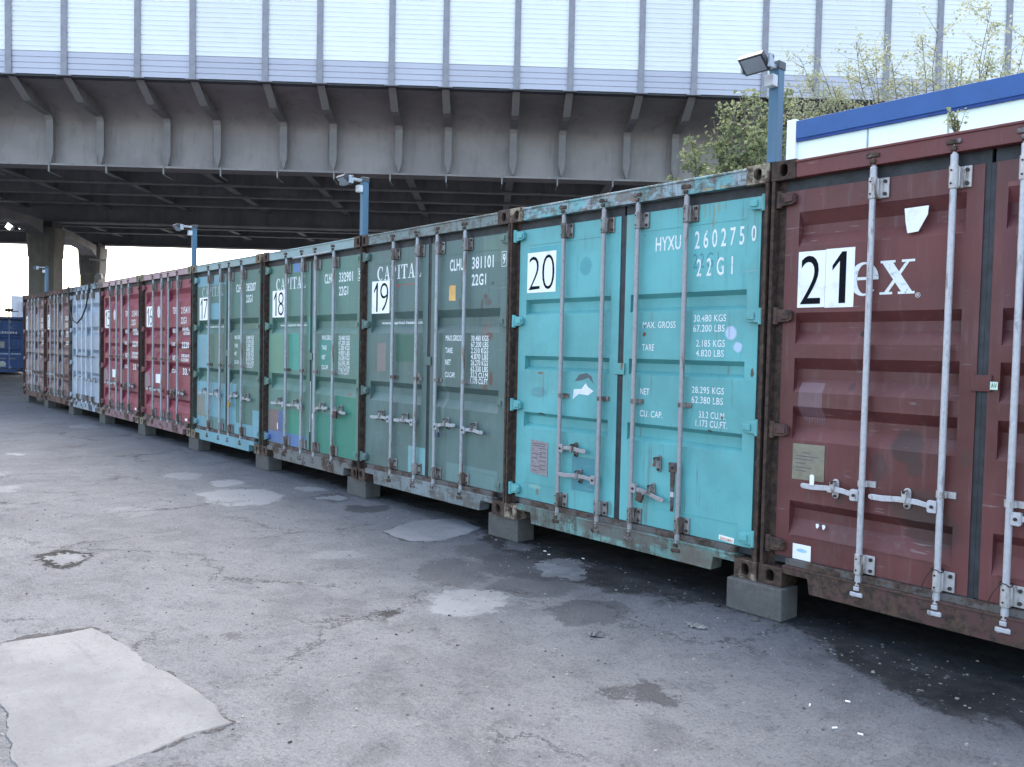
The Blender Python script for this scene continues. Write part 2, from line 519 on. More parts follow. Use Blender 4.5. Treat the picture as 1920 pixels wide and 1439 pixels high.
for j, (pl, sd_) in enumerate(((SLABPTS, 3),
                               (((-3.3, -.65), (-3.53, -.19), (-3.4, .2), (-2.93, .15), (-2.72, -.43), (-2.86, -.67)), 5))):
    ol = rough_outline(pl, 5, 0.075 if j == 0 else .055, sd_)
    k = len(ol)
    cx = sum(p[0] for p in ol) / k
    cy = sum(p[1] for p in ol) / k
    inn = [(cx + (x - cx) * 0.98, cy + (y - cy) * 0.985) for x, y in ol]
    mb = MB()
    mb.add([(x, y, GZ - 0.002) for x, y in ol] + [(x, y, GZ + 0.006) for x, y in inn], [(i, (i + 1) % k, k + (i + 1) % k, k + i) for i in range(k)] + [tuple(range(k, 2 * k))])
    tag(mb.build('concrete_patch', SLABM[j]), kind=GC)
    # crumbled dark joint round the patch
    ol2 = rough_outline([(cx + (x - cx) * 1.012, cy + (y - cy) * 1.012) for x, y in pl], 6, 0.16, sd_ + 20)
    k2 = len(ol2)
    mb = MB().add([(x, y, GZ + 0.0025) for x, y in ol2] , [tuple(range(k2))])
    tag(mb.build('crumbled_joint', JOINT), kind=GC)

# loose grit: far too many bits to count, one object
def stone(mb, x, y, r, rnd):
    h = r * rnd.uniform(0.4, 0.8)
    a0 = rnd.uniform(0, 6.28)
    k = 5
    base = [(x + r * rnd.uniform(.7, 1.15) * math.cos(a0 + 6.283 * i / k), y + r * rnd.uniform(.7, 1.15) * math.sin(a0 + 6.283 * i / k), GZ - 0.001) for i in range(k)]
    topv = [(x + (px - x) * .6, y + (py - y) * .6, GZ + h * rnd.uniform(.7, 1.1)) for px, py, _ in base]
    mb.add(base + topv, [(i, (i + 1) % k, k + (i + 1) % k, k + i) for i in range(k)] + [tuple(range(k, 2 * k))])
rnd = random.Random(21)
mb = MB()
for i in range(3600):
    x = rnd.uniform(-6.5, 2.3)
    y = rnd.uniform(-4.3, 0.25)
    stone(mb, x, y, 0.002 + 0.0105 * rnd.random() ** 4, rnd)
for i in range(260):
    stone(mb, rnd.gauss(0.4, 0.7), rnd.gauss(-0.5, 0.28), 0.003 + 0.009 * rnd.random() ** 3, rnd)
n_ = NT('grit_stone')
_r = n_.t.nodes.new('ShaderNodeNewGeometry').outputs['Random Per Island']
tag(mb.build('gravel', n_.fin(n_.mix(n_.rng(_r, 0.0, 1.0, smooth=False), (0.035, 0.034, 0.035), (0.22, 0.215, 0.21)), 0.9)), 'loose grit and small stones strewn over the asphalt', 'gravel', kind='stuff')

# ------------------------------------------------------------------ shared container materials
RUBBER = plain('black_rubber', (0.022, 0.025, 0.03), 0.6, 0, 0.4, 12)
GALV = galv('worn_galvanised', (0.31, 0.30, 0.315), (0.17, 0.13, 0.115), 0.32)
WHITEBAR = galv('white_painted_bar', (0.46, 0.46, 0.49), (0.2, 0.18, 0.18), 0.4)
PALEBAR = galv('pale_bar', (0.33, 0.36, 0.39), (0.20, 0.15, 0.12), 0.45)
BRACKET = galv('grimy_bracket', (0.25, 0.235, 0.23), (0.085, 0.062, 0.05), 0.65)
WBRACKET = galv('white_bracket', (0.45, 0.43, 0.43), (0.15, 0.115, 0.095), 0.45)
BOLT = plain('dark_bolt', (0.035, 0.027, 0.025), 0.6, 0.3)
CAM = rusty('rusty_cam', (0.2, 0.19, 0.19), 0.7)
WHITE = NT('white_vinyl')
WHITE = WHITE.fin(WHITE.mix(WHITE.math('MULTIPLY', WHITE.rng(WHITE.noise(7, 7, .75), .5, .75), .5), (.76, .78, .79), (.42, .41, .39)), .45)
INK = plain('black_numeral', (0.006, 0.007, 0.010), 0.9, 0, 0.1)
INK.node_tree.nodes['Principled BSDF'].inputs['Specular IOR Level'].default_value = .1
LETTER = NT('worn_white_lettering')
LETTER = LETTER.fin(LETTER.mix(LETTER.rng(LETTER.noise(34, 6, 0.75), 0.53, 0.68), (0.66, 0.69, 0.70), (0.26, 0.31, 0.31)), 0.55)
FADED = plain('faded_lettering', (0.34, 0.42, 0.44), 0.6, 0, 0.2, 30)
GHOST = plain('ghost_lettering', (0.055, 0.21, 0.235), 0.6, 0, 0.1, 30)
PLATE = plain('data_plate_metal', (0.25, 0.23, 0.25), 0.4, 0.3, 0.2, 40)
PLATETAN = plain('data_plate_tan', (0.20, 0.185, 0.14), 0.45, 0.2, 0.15, 20)
PLATEINK = plain('plate_print', (0.10, 0.09, 0.10), 0.6)

UNDER = plain('dark_underframe', (.03, .028, .027), .9)
THRESH = rusty('grimy_threshold', (.10, .095, .092), .5)
CW, CH, CD = 2.438, 2.591, 6.058

def casting(mb, x0, x1, z0, z1, y0, y1):
    """corner casting with an oval hole through its front and open tube behind it"""
    cx, cz = (x0 + x1) / 2, (z0 + z1) / 2
    hw, hh = (x1 - x0) / 2, (z1 - z0) / 2
    ca = math.atan2(hh, hw)
    ang = sorted([ca, math.pi - ca, math.pi + ca, 2 * math.pi - ca] + [2 * math.pi * k / 16 for k in range(16)])
    n = len(ang)
    rw, rh = hw * 0.34, hh * 0.62
    hole, rec = [], []
    for a in ang:
        c, s = math.cos(a), math.sin(a)
        t = min(hw / abs(c) if abs(c) > 1e-6 else 9, hh / abs(s) if abs(s) > 1e-6 else 9)
        rec.append((cx + t * c, cz + t * s))
        q = (abs(c / rw) ** 2.6 + abs(s / rh) ** 2.6) ** (-1 / 2.6)
        hole.append((cx + q * c, cz + q * s))
    V = [(a, y0, b) for a, b in rec] + [(a, y0, b) for a, b in hole] + [(a, y0 + 0.03, b) for a, b in hole] + [(a, y1, b) for a, b in rec]
    F = []
    for i in range(n):
        j = (i + 1) % n
        F += [(i, j, n + j, n + i), (n + i, n + j, 2 * n + j, 2 * n + i), (i, 3 * n + i, 3 * n + j, j)]
    F.append(tuple(range(3 * n, 4 * n)))
    mb.add(V, F)
    # dark cavity walls a little behind the lip
    big = [(cx + (a - cx) * 1.25, cz + (b - cz) * 1.2) for a, b in hole]
    o = len(mb.v)
    mb.v += [(a, y0 + 0.0301, b) for a, b in big] + [(a, y1 - 0.01, b) for a, b in big]
    for i in range(n):
        j = (i + 1) % n
        mb.f.append((o + i, o + j, o + n + j, o + n + i))
    mb.f.append(tuple(o + n + i for i in range(n)))

FACE = 0.055      # front plane of the door leaves
def door_leaf(x0, x1, p0, p1, rec, depth):
    """door leaf with horizontal trough corrugations; rec = (top, floor top, floor bottom, bottom)"""
    z0, z1 = 0.185, 2.408
    mb = MB()
    prof = [(z0, FACE)]
    for (t, a, b, q) in sorted(rec, key=lambda r_: r_[3]):
        prof += [(q, FACE), (b, FACE + depth), (a, FACE + depth), (t, FACE)]
    prof.append((z1, FACE))
    V = []
    for z, y in prof:
        V += [(p0, y, z), (p1, y, z)]
    mb.add(V, [(2 * i, 2 * i + 1, 2 * i + 3, 2 * i + 2) for i in range(len(prof) - 1)])
    for px in (p0, p1):
        for (t, a, b, q) in rec:
            mb.add([(px, FACE, q), (px, FACE + depth, b), (px, FACE + depth, a), (px, FACE, t)], [(0, 1, 2, 3)])
    for a, b in ((x0, p0), (p1, x1)):
        mb.add([(a, FACE, z0), (b, FACE, z0), (b, FACE, z1), (a, FACE, z1)], [(0, 1, 2, 3)])
    yb = FACE + 0.075
    mb.add([(x0, FACE, z0), (x1, FACE, z0), (x1, yb, z0), (x0, yb, z0), (x0, FACE, z1), (x1, FACE, z1), (x1, yb, z1), (x0, yb, z1)],
           [(0, 1, 2, 3), (4, 5, 6, 7), (0, 3, 7, 4), (1, 2, 6, 5), (3, 2, 6, 7)])
    # welded seams near top and bottom
    for z in (2.278, 0.325):
        mb.box(p0 + 0.02, p1 - 0.02, FACE - 0.003, FACE + 0.002, z - 0.003, z + 0.003)
    return mb

CAP_REC = [(1.775, 1.704, 1.632, 1.561), (1.064, 1.009, .942, .863)]
HY_REC = [(1.83, 1.80, 1.732, 1.704), (1.37, 1.338, 1.283, 1.255), (.906, .876, .81, .779)]
TEX_REC = [(2.277, 2.2, 2.14, 2.066), (1.673, 1.615, 1.56, 1.484), (1.401, 1.335, 1.275, 1.195), (1.109, 1.047, .985, .905), (.535, .485, .425, .322)]
GREY_REC = [(2.2, 2.13, 2.08, 2.01), (1.72, 1.65, 1.6, 1.53), (1.25, 1.18, 1.13, 1.06), (.78, .71, .66, .59)]
BX = (0.63, 1.055, 1.383, 1.808)
BY = 0.018

def locking_bar(door, x, barm, brm, mid, small=False, wrap=False):
    n = 8 if small else 12
    mb = MB()
    mb.tube([(x, BY, .06), (x, BY, .12), (x, BY, .121), (x, BY, .17), (x, BY, .171), (x, BY, 2.41), (x, BY, 2.411), (x, BY, 2.47), (x, BY, 2.471), (x, BY, 2.53)],
            [.0125, .0125, .019, .019, .0172, .0172, .019, .019, .0125, .0125], n)
    lb = mb.build('locking_bar', barm, door, smooth=True)
    # bearing brackets top and bottom, sleeve plus bolted wing
    for (a, b) in ((.185, .300), (2.292, 2.412)):
        mb = MB()
        mb.tube([(x, BY, a), (x, BY, b)], .0245, n)
        mb.box(x - .022, x + .078, FACE - .014, FACE - .001, a + .004, b - .004)
        mb.box(x + .001, x + .03, BY, FACE - .006, a + .008, b - .008)
        mb.build('bar_bracket', brm, door, smooth=True, bevel=0.0 if small else .004)
        if not small:
            for zz in (a + .026, b - .026):
                MB().tube([(x + .058, FACE - .013, zz), (x + .058, FACE - .024, zz)], .0105, 6).build('bolt', BOLT, door)
                MB().tube([(x - .004, BY - .022, zz), (x - .004, BY - .0275, zz)], .0055, 6).build('bolt', BOLT, door)
    # mid guide
    if mid:
        mb = MB()
        mb.tube([(x, BY, mid - .016), (x, BY, mid + .016)], .0225, n)
        mb.box(x - .034, x + .066, FACE - .012, FACE - .001, mid - .017, mid + .017)
        mb.box(x - .01, x + .03, BY, FACE - .006, mid - .015, mid + .015)
        mb.build('bar_guide', brm, door, smooth=True)
    # cams (dog-bone ends) and keepers on header and sill
    for z, sg in ((.085, -1), (2.517, 1)):
        mb = MB()
        mb.box(x - .036, x + .036, BY - .024, BY + .008, z - .012 + sg * .014, z + .012 + sg * .014)
        mb.box(x - .016, x + .016, BY - .026, BY + .012, z - .012 - sg * .02, z + .012 - sg * .02)
        mb.tube([(x - .03, BY - .012, z + sg * .024), (x + .03, BY - .012, z + sg * .008)], .012, 6)
        mb.tube([(x, BY, z - .04), (x, BY, z + .04)], .0115, 8)
        mb.box(x + .024, x + .052, BY - .008, .034, z - .026, z + .026)
        mb.build('cam', barm if z < 1 and barm is WHITEBAR else CAM, door, bevel=.004)
    return lb

def handle(door, x, z, xe, xr, zr, mat, small=False, drop=0.0, brm=None):
    """swing handle hinged on the bar at (x,z) and lying towards xe; xr = its catch"""
    sg = 1 if xe > x else -1
    brm = brm or BRACKET
    yh = BY - .006
    mb = MB()
    # hub plate with rounded corners
    h = [(x + sg * .012, z - .032), (x + sg * .052, z - .034), (x + sg * .06, z - .026), (x + sg * .06, z + .026), (x + sg * .052, z + .034), (x + sg * .012, z + .032)]
    mb.prism(h, yh - .016, yh + .012)
    # grip: flat bar, slightly cranked, rounded end
    d = xe - x
    zz = lambda t: z + drop * t + (.010 if .25 < t < .6 else 0)
    top_, bot = [], []
    for t, hw in ((.12, .014), (.3, .0155), (.55, .0155), (.8, .0165), (.96, .016), (1.0, .008)):
        top_.append((x + d * t, zz(t) + hw))
        bot.append((x + d * t, zz(t) - hw))
    mb.prism(top_ + bot[::-1], yh - .009, yh + .001)
    mb.build('handle', mat, door, bevel=0 if small else .003)
    if not small:
        MB().tube([(x + sg * .035, yh - .016, z), (x + sg * .035, yh - .024, z)], .009, 8).build('pivot_bolt', BOLT, door)
    catch(door, xr, zr, brm, small)

def catch(door, xr, zr, mat, small=False):
    mb = MB()
    a = arc(xr, zr + .035, .02, .02, 180, 0, 8) + arc(xr, zr - .04, .02, .02, 0, -180, 8)
    mb.prism(a, FACE - .014, FACE - .002)
    # tongue that folds over the handle
    mb.prism([(xr - .014, zr + .04), (xr + .012, zr + .04), (xr + .014, zr + .004), (xr + .006, zr - .022), (xr - .026, zr - .022), (xr - .028, zr - .006), (xr - .010, zr + .004)], BY - .024, BY - .016)
    mb.box(xr - .013, xr + .011, BY - .02, FACE - .01, zr + .02, zr + .04)
    mb.build('handle_catch', mat, door, bevel=0 if small else .003)
    if not small:
        for zz in (zr + .036, zr - .044):
            MB().tube([(xr + .001, BY - .03 if zz > zr else FACE - .026, zz), (xr + .001, FACE - .01, zz)], .0085, 8).build('bolt', BOLT, door)

def hinge(door, side, z, mat, small=False):
    """lug hinge: knuckle at the post and tapered blade over the door edge"""
    s = 1 if side == 'L' else -1
    x = (lambda a: a) if side == 'L' else (lambda a: CW - a)
    mb = MB()
    pl = [(x(.03), z - .042), (x(.128), z - .036), (x(.15), z - .024), (x(.15), z + .024), (x(.128), z + .036), (x(.03), z + .042)]
    mb.prism(pl, .022, FACE - .001)
    mb.prism([(x(.085), z - .022), (x(.14), z - .018), (x(.14), z + .018), (x(.085), z + .022)], .012, .0225)
    mb.tube([(x(.043), .03, z - .052), (x(.043), .03, z + .052)], .019, 8)
    mb.build('hinge', mat, door, bevel=0 if small else .004, smooth=False)

def sign(root, text, x0, x1, z0, z1, tilt=0.0, digits=None, extra=None):
    mb = MB()
    k = 2 if extra else 1
    for i in range(k):
        a = x0 + (x1 - x0) * i / k
        b = x0 + (x1 - x0) * (i + 1) / k - (.002 if k > 1 and i == 0 else 0)
        dz = 0.004 * i
        mb.box(a, b, FACE - .0025 - .0003 * i, FACE - .0008, z0 - dz, z1 + dz)
    s = mb.build('number_sign', WHITE, root)
    wd = x1 - x0
    ht = z1 - z0
    if digits is None:
        digits = [(text[0], .10, .36, .07, .93), (text[1], .48, .92, .07, .93)]
    for (t, a, b, c, d) in digits:
        if t == '1':
            u = lambda k: x0 + wd * (a + (b - a) * k)
            v = lambda k: z0 + ht * (c + (d - c) * k)
            st = (.040 if extra else .028) / (wd * (b - a))
            MB().add([(u(1 - st), FACE - .0036, v(0)), (u(1), FACE - .0036, v(0)), (u(1), FACE - .0036, v(1)), (u(1 - st * .7), FACE - .0036, v(1)), (u(0), FACE - .0036, v(.74)), (u(0), FACE - .0036, v(.64)), (u(1 - st), FACE - .0036, v(.82))],
                     [(0, 1, 2, 3, 6), (3, 4, 5, 6)]).build('numeral', INK, s)
        else:
            lettering(t, x0 + wd * a, x0 + wd * b, z0 + ht * c, z0 + ht * d, FACE - .0036, INK, s, 'numeral', bold=-0.004 if extra else -0.018)
    return s

def quad_decal(name, parent, pts, mat, y=None, th=.0012):
    y = FACE - .0015 if y is None else y
    return MB().prism(pts, y, y + th).build(name, mat, parent)

def container(x, label, paintm, framem, postm, castm, hdrm=None, sillm=None, rec=CAP_REC, depth=0.05, barm=GALV, brm=BRACKET,
              mid=1.10, small=False, hingem=None, y=0.0, z=0.0, rotz=0.0, seam_cover=True, castm2=None):
    root = thing('shipping_container', label, 'shipping container', (x, y, z), rotz, 'shipping containers standing in a row')
    # body shell behind the door frame: side walls with vertical corrugation, roof, floor, back
    mb = MB()
    for xs_, sg in ((.012, 1), (CW - .012, -1)):
        prof = []
        yy = .17
        while yy < CD - .2:
            prof += [(yy, 0), (yy + .07, 0), (yy + .14, .034), (yy + .21, .034)]
            yy += .28
        prof.append((CD - .17, 0))
        V = []
        for q, o in prof:
            V += [(xs_ + sg * o, q, .13), (xs_ + sg * o, q, CH - .09)]
        mb.add(V, [(2 * i, 2 * i + 2, 2 * i + 3, 2 * i + 1) for i in range(len(prof) - 1)])
    mb.box(.03, CW - .03, .14, CD - .02, .12, .16)
    mb.box(.02, CW - .02, .1, CD - .02, CH - .055, CH - .02)
    mb.box(.04, CW - .04, CD - .06, CD - .02, .16, CH - .055)
    mb.build('body', paintm, root)
    mb = MB()
    mb.box(.17, CW - .17, CD - .12, CD - .01, 0, .13)
    for k in range(12):
        mb.box(.06, CW - .06, .5 + k * .44, .545 + k * .44, .015, .119)
    mb.build('underframe', UNDER, root)
    MB().box(.17, CW - .17, .024, FACE + .004, .1425, .181).build('threshold', THRESH, root, bevel=.002)
    # frame: header, sill with fork notches, side rails
    hm = hdrm or framem
    mb = MB()
    mb.box(.162, CW - .162, .006, .11, 2.478, 2.574)
    mb.box(.162, CW - .162, -.002, .03, 2.565, 2.580)
    mb.build('header', hm, root, bevel=.003)
    mb = MB()
    mb.prism([(.162, .09), (.325, .09), (.34, .0), (CW - .34, .0), (CW - .325, .09), (CW - .162, .09), (CW - .162, .135), (.162, .135)], .004, .12)
    mb.box(.162, CW - .162, .0, .05, .128, .142)
    mb.build('sill', sillm or framem, root, bevel=.003)
    mb = MB()
    for a in (.0, CW - .06):
        mb.box(a, a + .06, .17, CD - .17, 0.02, .13)
        mb.box(a, a + .06, .17, CD - .17, CH - .09, CH - .03)
    mb.build('side_rail', framem, root)
    for side in (0, 1):
        X = (lambda a: a) if not side else (lambda a: CW - a)
        mb = MB()
        a, b = sorted((X(.004), X(.026)))
        mb.box(a, b, .004, .16, .118, CH - .118)
        a, b = sorted((X(.026), X(.075)))
        mb.box(a, b, .062, .16, .118, CH - .118)
        a, b = sorted((X(.06), X(.078)))
        mb.build('corner_post', postm, root, bevel=.002)
    for (a, b) in ((0.0, .162), (CW - .162, CW)):
        for (c, d) in ((0.0, .118), (CH - .118, CH)):
            mb = MB()
            casting(mb, a, b, c, d, 0.0, .178)
            mb.build('corner_casting', castm2 if (castm2 and a > 1) else castm, root, bevel=.0 if small else .004)
            MB().box(a, b, CD - .178, CD, c, d).build('corner_casting', castm, root, bevel=.004)
    doors = []
    for side, (x0, x1, p0, p1) in enumerate(((.078, 1.192, .166, 1.108), (1.246, CW - .078, 1.302, 2.270))):
        d = door_leaf(x0, x1, p0, p1, rec, depth).build('door', paintm, root)
        mb = MB()
        mb.box(x0 - .008, x1 + .027, FACE + .008, FACE + .05, 2.4085, 2.478)
        mb.box(x0 - .008, x1 + .027, FACE + .008, FACE + .05, .142, .1845)
        a, b = ((x1 + .0005, x1 + .0265) if side == 0 else (x0 - .0265, x0 - .0005))
        mb.box(a, b, FACE + .006, FACE + .05, .185, 2.408)
        a, b = ((x0 - .006, x0 - .0005) if side == 0 else (x1 + .0005, x1 + .006))
        mb.box(a, b, FACE + .01, FACE + .05, .185, 2.408)
        mb.build('gasket', RUBBER, d)
        for hz in (2.36, 1.655, .957, .253):
            hinge(d, 'LR'[side], hz, hingem or paintm, small)
        for bx in BX[2 * side:2 * side + 2]:
            locking_bar(d, bx, barm, brm, mid, small)
        doors.append(d)
    if seam_cover:
        c = 1.219
        MB().box(c - .048, c + .048, FACE - .012, FACE - .001, 1.25, 1.335).build('seam_plate', paintm, doors[0], bevel=.003)
    return root, doors

MBC = {}
CONTAINERS = {}
def spec(d, rows, mat=LETTER, y=FACE - .001, bold=0.012):
    for (t, a, b, c, e) in rows:
        lettering(t, a, b, c, e, y, mat, d, bold=bold)

# ------------------------------------------------------------------ container 21: maroon
M21 = paint('maroon_paint', (0.102, 0.027, 0.026), fade=.4, rust=.3, dirt=.5, streak=.3,
            patches=[(1.3, 2.4, 2.03, 2.3, (.17, .055, .058)), (1.29, 1.345, 1.5, 2.2, (.10, .03, .035)), (.20, .352, 1.05, 1.255, (.15, .085, .098))],
            spots=[(.85, .93, .09, .10, (.045, .026, .024), .85), (.90, .83, .05, .06, (.05, .028, .026), .8),
                   (.92, .60, .16, .11, (.06, .035, .03), .7), (.99, .50, .16, .12, (.05, .03, .027), .7), (.70, .80, .05, .09, (.06, .03, .03), .6),
                   (.57, 1.545, .022, .02, (.03, .018, .016), 1), (.52, 1.24, .02, .03, (.05, .025, .022), .8), (.48, .59, .03, .04, (.05, .03, .026), .6), (1.16, .9, .03, .05, (.06, .03, .025), .6)])
F21 = rusty('maroon_frame', (0.085, 0.045, 0.042), .6)
P21 = rusty('maroon_post', (0.07, 0.035, 0.03), .9, .8)
c21, d21 = container(.008, 'maroon container with white sign 21 over the letters ex, nearest at the right edge', M21, F21, P21, P21,
                     hdrm=paint('maroon_header', (0.12, 0.028, 0.028), rust=.5, dirt=.4), rec=TEX_REC, barm=WHITEBAR, brm=WBRACKET, mid=.70, hingem=F21)
sign(c21, '21', .172, .523, 1.703, 2.037, extra=True, digits=[('2', .05, .42, .06, .92), ('1', .62, .86, .06, .95)])
L = d21[0]
serif('e', .495, .655, 1.763, 1.947, FACE - .001, LETTER, L)
serif('x', .672, .86, 1.763, 1.95, FACE - .001, LETTER, L)
lettering('®', .868, .895, 1.74, 1.767, FACE - .001, LETTER, L)
quad_decal('sticker', L, [(.795, 2.225), (.922, 2.228), (.918, 2.18), (.872, 2.095), (.815, 2.09), (.803, 2.15)], WHITE, FACE - .006, .004)
quad_decal('data_plate', L, [(.178, .884), (.383, .887), (.383, .672), (.178, .668)], PLATETAN, FACE - .004, .003)
for i, (a, b, c) in enumerate(((.24, .29, .83), (.20, .345, .808), (.2, .31, .79), (.2, .26, .765), (.2, .30, .74), (.2, .27, .72))):
    MB().box(a, b, FACE - .0046, FACE - .0039, c, c + .006).build('plate_print', PLATEINK, L)
quad_decal('sticker', L, [(.198, .277), (.316, .277), (.316, .184), (.198, .184)], WHITE)
MB().prism(circ(.258, .24, .035, 14, .012), FACE - .0018, FACE - .0014).build('sticker_print', plain('pale_blue_print', (.35, .55, .75)), L)
quad_decal('paper_tag', L, [(.325, .655), (.352, .655), (.352, .71), (.345, .716), (.332, .716), (.325, .71)], WHITE, BY - .022, .001)
for a in (.335, .375):
    quad_decal('paint_splash', L, [(a, .415), (a + .016, .418), (a + .022, .405), (a + .012, .388), (a + .004, .392)], WHITE, FACE + .010, .002)
quad_decal('sticker', d21[1], [(1.262, 1.262), (1.298, 1.262), (1.298, 1.302), (1.262, 1.302)], plain('pale_green_label', (.55, .72, .6)), FACE - .014, .001)
lettering('AV', 1.267, 1.293, 1.272, 1.295, FACE - .0146, INK, d21[1])
handle(L, BX[0], .631, .262, .462, .648, WHITEBAR, brm=WBRACKET, drop=.012)
handle(L, BX[1], .632, .675, .873, .652, WHITEBAR, brm=WBRACKET, drop=.005)
handle(d21[1], BX[2], .633, 1.74, 1.56, .65, WHITEBAR, brm=WBRACKET)
handle(d21[1], BX[3], .633, 2.16, 2.0, .65, WHITEBAR, brm=WBRACKET)
# drips of thin paint
mb = MB()
rd = random.Random(4)
for i in range(13):
    a = .215 + i * .0105
    mb.prism([(a, 1.047), (a + .0075, 1.047), (a + .005, 1.035 - rd.random() * .045), (a + .002, 1.033 - rd.random() * .045)], FACE + .0485, FACE + .0495)
mb.build('paint_drips', plain('thin_grey_paint', (.16, .095, .108), .6), L)
# wire twisted round the lower brackets
for bx in (BX[1], BX[2]):
    mb = MB()
    mb.tube([(bx + .03 * math.cos(t), BY + .03 * math.sin(t), .30 + .008 * math.sin(3 * t)) for t in [k * .5 for k in range(14)]], .003, 5)
    mb.tube([(bx - .02, BY - .025, .30), (bx - .05, BY - .03, .25), (bx - .075, BY - .01, .19)], .0025, 5)
    mb.build('tie_wire', BOLT, d21[0 if bx < 1.2 else 1])

# ------------------------------------------------------------------ container 20: turquoise
TQ = (0.100, 0.335, 0.345)
M20 = paint('turquoise_paint', TQ, fade=.3, rust=.36, dirt=.2, streak=.3,
            patches=[(.743, .986, .335, .60, (.06, .22, .26)), (.20, .56, 2.20, 2.255, (.07, .30, .335)), (.515, .57, 1.92, 2.255, (.075, .33, .365))],
            spots=[(.84, 2.065, .068, .075, (.07, .27, .30), .9), (.34, 1.075, .105, .045, (.085, .24, .26), .9), (.36, 1.232, .035, .012, RUST2, .8),
                   (.352, 1.17, .006, .05, (.2, .19, .12), .5), (2.0, 2.31, .010, .11, (.22, .18, .08), .55), (1.93, 2.36, .007, .05, (.25, .20, .08), .5), (2.04, 2.37, .012, .04, (.25, .20, .08), .5), (2.09, 2.38, .006, .03, (.22, .16, .07), .5), (1.88, 2.39, .02, .015, (.25, .20, .08), .4),
                   (1.44, 1.545, .014, .018, (.12, .035, .02), 1), (2.16, 1.55, .045, .05, (.42, .50, .66), .9), (2.215, 1.46, .035, .038, (.42, .50, .66), .85),
                   (.37, .90, .05, .012, RUST, .9), (2.02, .905, .02, .01, RUST, .9), (.32, .30, .08, .02, (.28, .40, .36), .5), (.35, .26, .02, .03, RUST2, .6),
                   (1.15, .25, .03, .06, (.09, .13, .12), .6), (1.0, 2.2, .03, .25, (.13, .36, .34), .5), (2.33, 1.3, .012, .03, RUST, .9), (1.24, 1.32, .012, .04, RUST2, .9),
                   (1.27, 2.3, .015, .12, (.2, .3, .2), .5)])
FR20 = paint('turquoise_header', (0.12, 0.32, 0.34), fade=.5, rust=.95, dirt=.5, streak=.5, pale=(.30, .32, .36), pale_t=.42, grime=(.085, .06, .045),
             spots=[(1.25, 2.535, .10, .04, (.10, .07, .05), .7), (1.1, 2.55, .08, .03, (.26, .25, .25), .7), (1.98, 2.49, .05, .007, (.30, .19, .06), .7), (2.1, 2.492, .04, .006, (.30, .19, .06), .7), (1.35, 2.50, .05, .015, RUST2, .8)])
SI20 = paint('turquoise_sill', (0.12, 0.25, 0.23), fade=.5, rust=1.0, dirt=.95, streak=.6, pale=(.10, .085, .075), pale_t=.44, grime=(.07, .055, .046),
             spots=[(1.3, .10, .45, .06, (.10, .085, .075), .8), (2.0, .05, .25, .08, (.13, .12, .10), .7)])
P20 = rusty('turquoise_post', (0.10, 0.10, 0.085), .8, .85)
C20 = rusty('pale_rust_casting', (0.27, 0.23, 0.17), .55)
c20, d20 = container(-2.446, 'bright turquoise container with white sign 20 and code letters HYXU', M20, SI20, P20, C20, hdrm=FR20, sillm=SI20,
                     rec=HY_REC, depth=.052, barm=GALV, brm=BRACKET, mid=1.065)
sign(c20, '20', .175, .514, 1.886, 2.213, digits=[('2', .06, .45, .07, .90), ('0', .53, .95, .07, .92)])
Rr = d20[1]
LET20 = LETTER
spec(Rr, [('HYXU', 1.52, 1.74, 2.125, 2.222), ('0', 2.292, 2.326, 2.13, 2.23)])
lettering('260275', 1.856, 2.24, 2.115, 2.235, FACE - .001, LETTER, Rr, bold=.01, sp=1.6)
lettering('22G1', 1.877, 2.16, 1.93, 2.048, FACE - .001, LETTER, Rr, bold=.01, sp=1.9)
lettering('22G1', 1.845, 2.05, 1.985, 2.085, FACE - .0004, GHOST, Rr, sp=1.3)
SP20 = [('MAX. GROSS', 1.423, 1.714, 1.588, 1.634), ('30.480 KGS', 1.866, 2.122, 1.628, 1.674), ('67.200 LBS', 1.864, 2.113, 1.561, 1.607), ('TARE', 1.422, 1.53, 1.429, 1.475),
        ('2.185 KGS', 1.891, 2.119, 1.461, 1.507), ('4.820 LBS', 1.891, 2.113, 1.396, 1.441), ('NET', 1.416, 1.498, 1.115, 1.16), ('28.295 KGS', 1.868, 2.123, 1.15, 1.194),
        ('62.380 LBS', 1.868, 2.118, 1.082, 1.128), ('CU. CAP.', 1.417, 1.623, .958, 1.003), ('33.2 CU.M.', 1.931, 2.142, .986, 1.03), ('1.173 CU.FT.', 1.906, 2.156, .927, .972)]
spec(Rr, SP20, bold=.004)
quad_decal('sticker', Rr, [(2.12, .232), (2.236, .225), (2.233, .190), (2.118, .20)], WHITE)
lettering('SINGAMAS', 2.128, 2.226, .2, .22, FACE - .0022, plain('orange_print', (.55, .16, .05)), Rr, bold=.02, drop=-.004)
quad_decal('data_plate', d20[0], [(.265, .685), (.468, .672), (.468, .398), (.265, .412)], PLATE, FACE - .004, .003)
for i in range(14):
    zz = .655 - i * .017
    aa, bb = (.285, .44) if i < 2 else ((.285, .30 + .05 * ((i * 7) % 3)) if i % 2 else (.37, .445))
    MB().box(aa, bb, FACE - .0046, FACE - .0039, zz - .004 - .02 * (aa - .28), zz + .003 - .02 * (aa - .28)).build('plate_print', PLATEINK, d20[0])
quad_decal('torn_sticker', d20[0], [(.755, 1.185), (.80, 1.235), (.88, 1.25), (.93, 1.225), (.955, 1.17), (.90, 1.215), (.82, 1.19)], plain('torn_dark_film', (.07, .09, .10)))
quad_decal('torn_sticker', d20[0], [(.735, 1.04), (.745, 1.12), (.83, 1.125), (.87, 1.17), (.90, 1.14), (.955, 1.115), (.90, 1.08), (.80, 1.085)], plain('torn_white_film', (.6, .64, .68)))
handle(d20[0], BX[0], .653, .935, .79, .655, GALV)
handle(d20[0], BX[1], .447, .64, .845, .455, GALV)
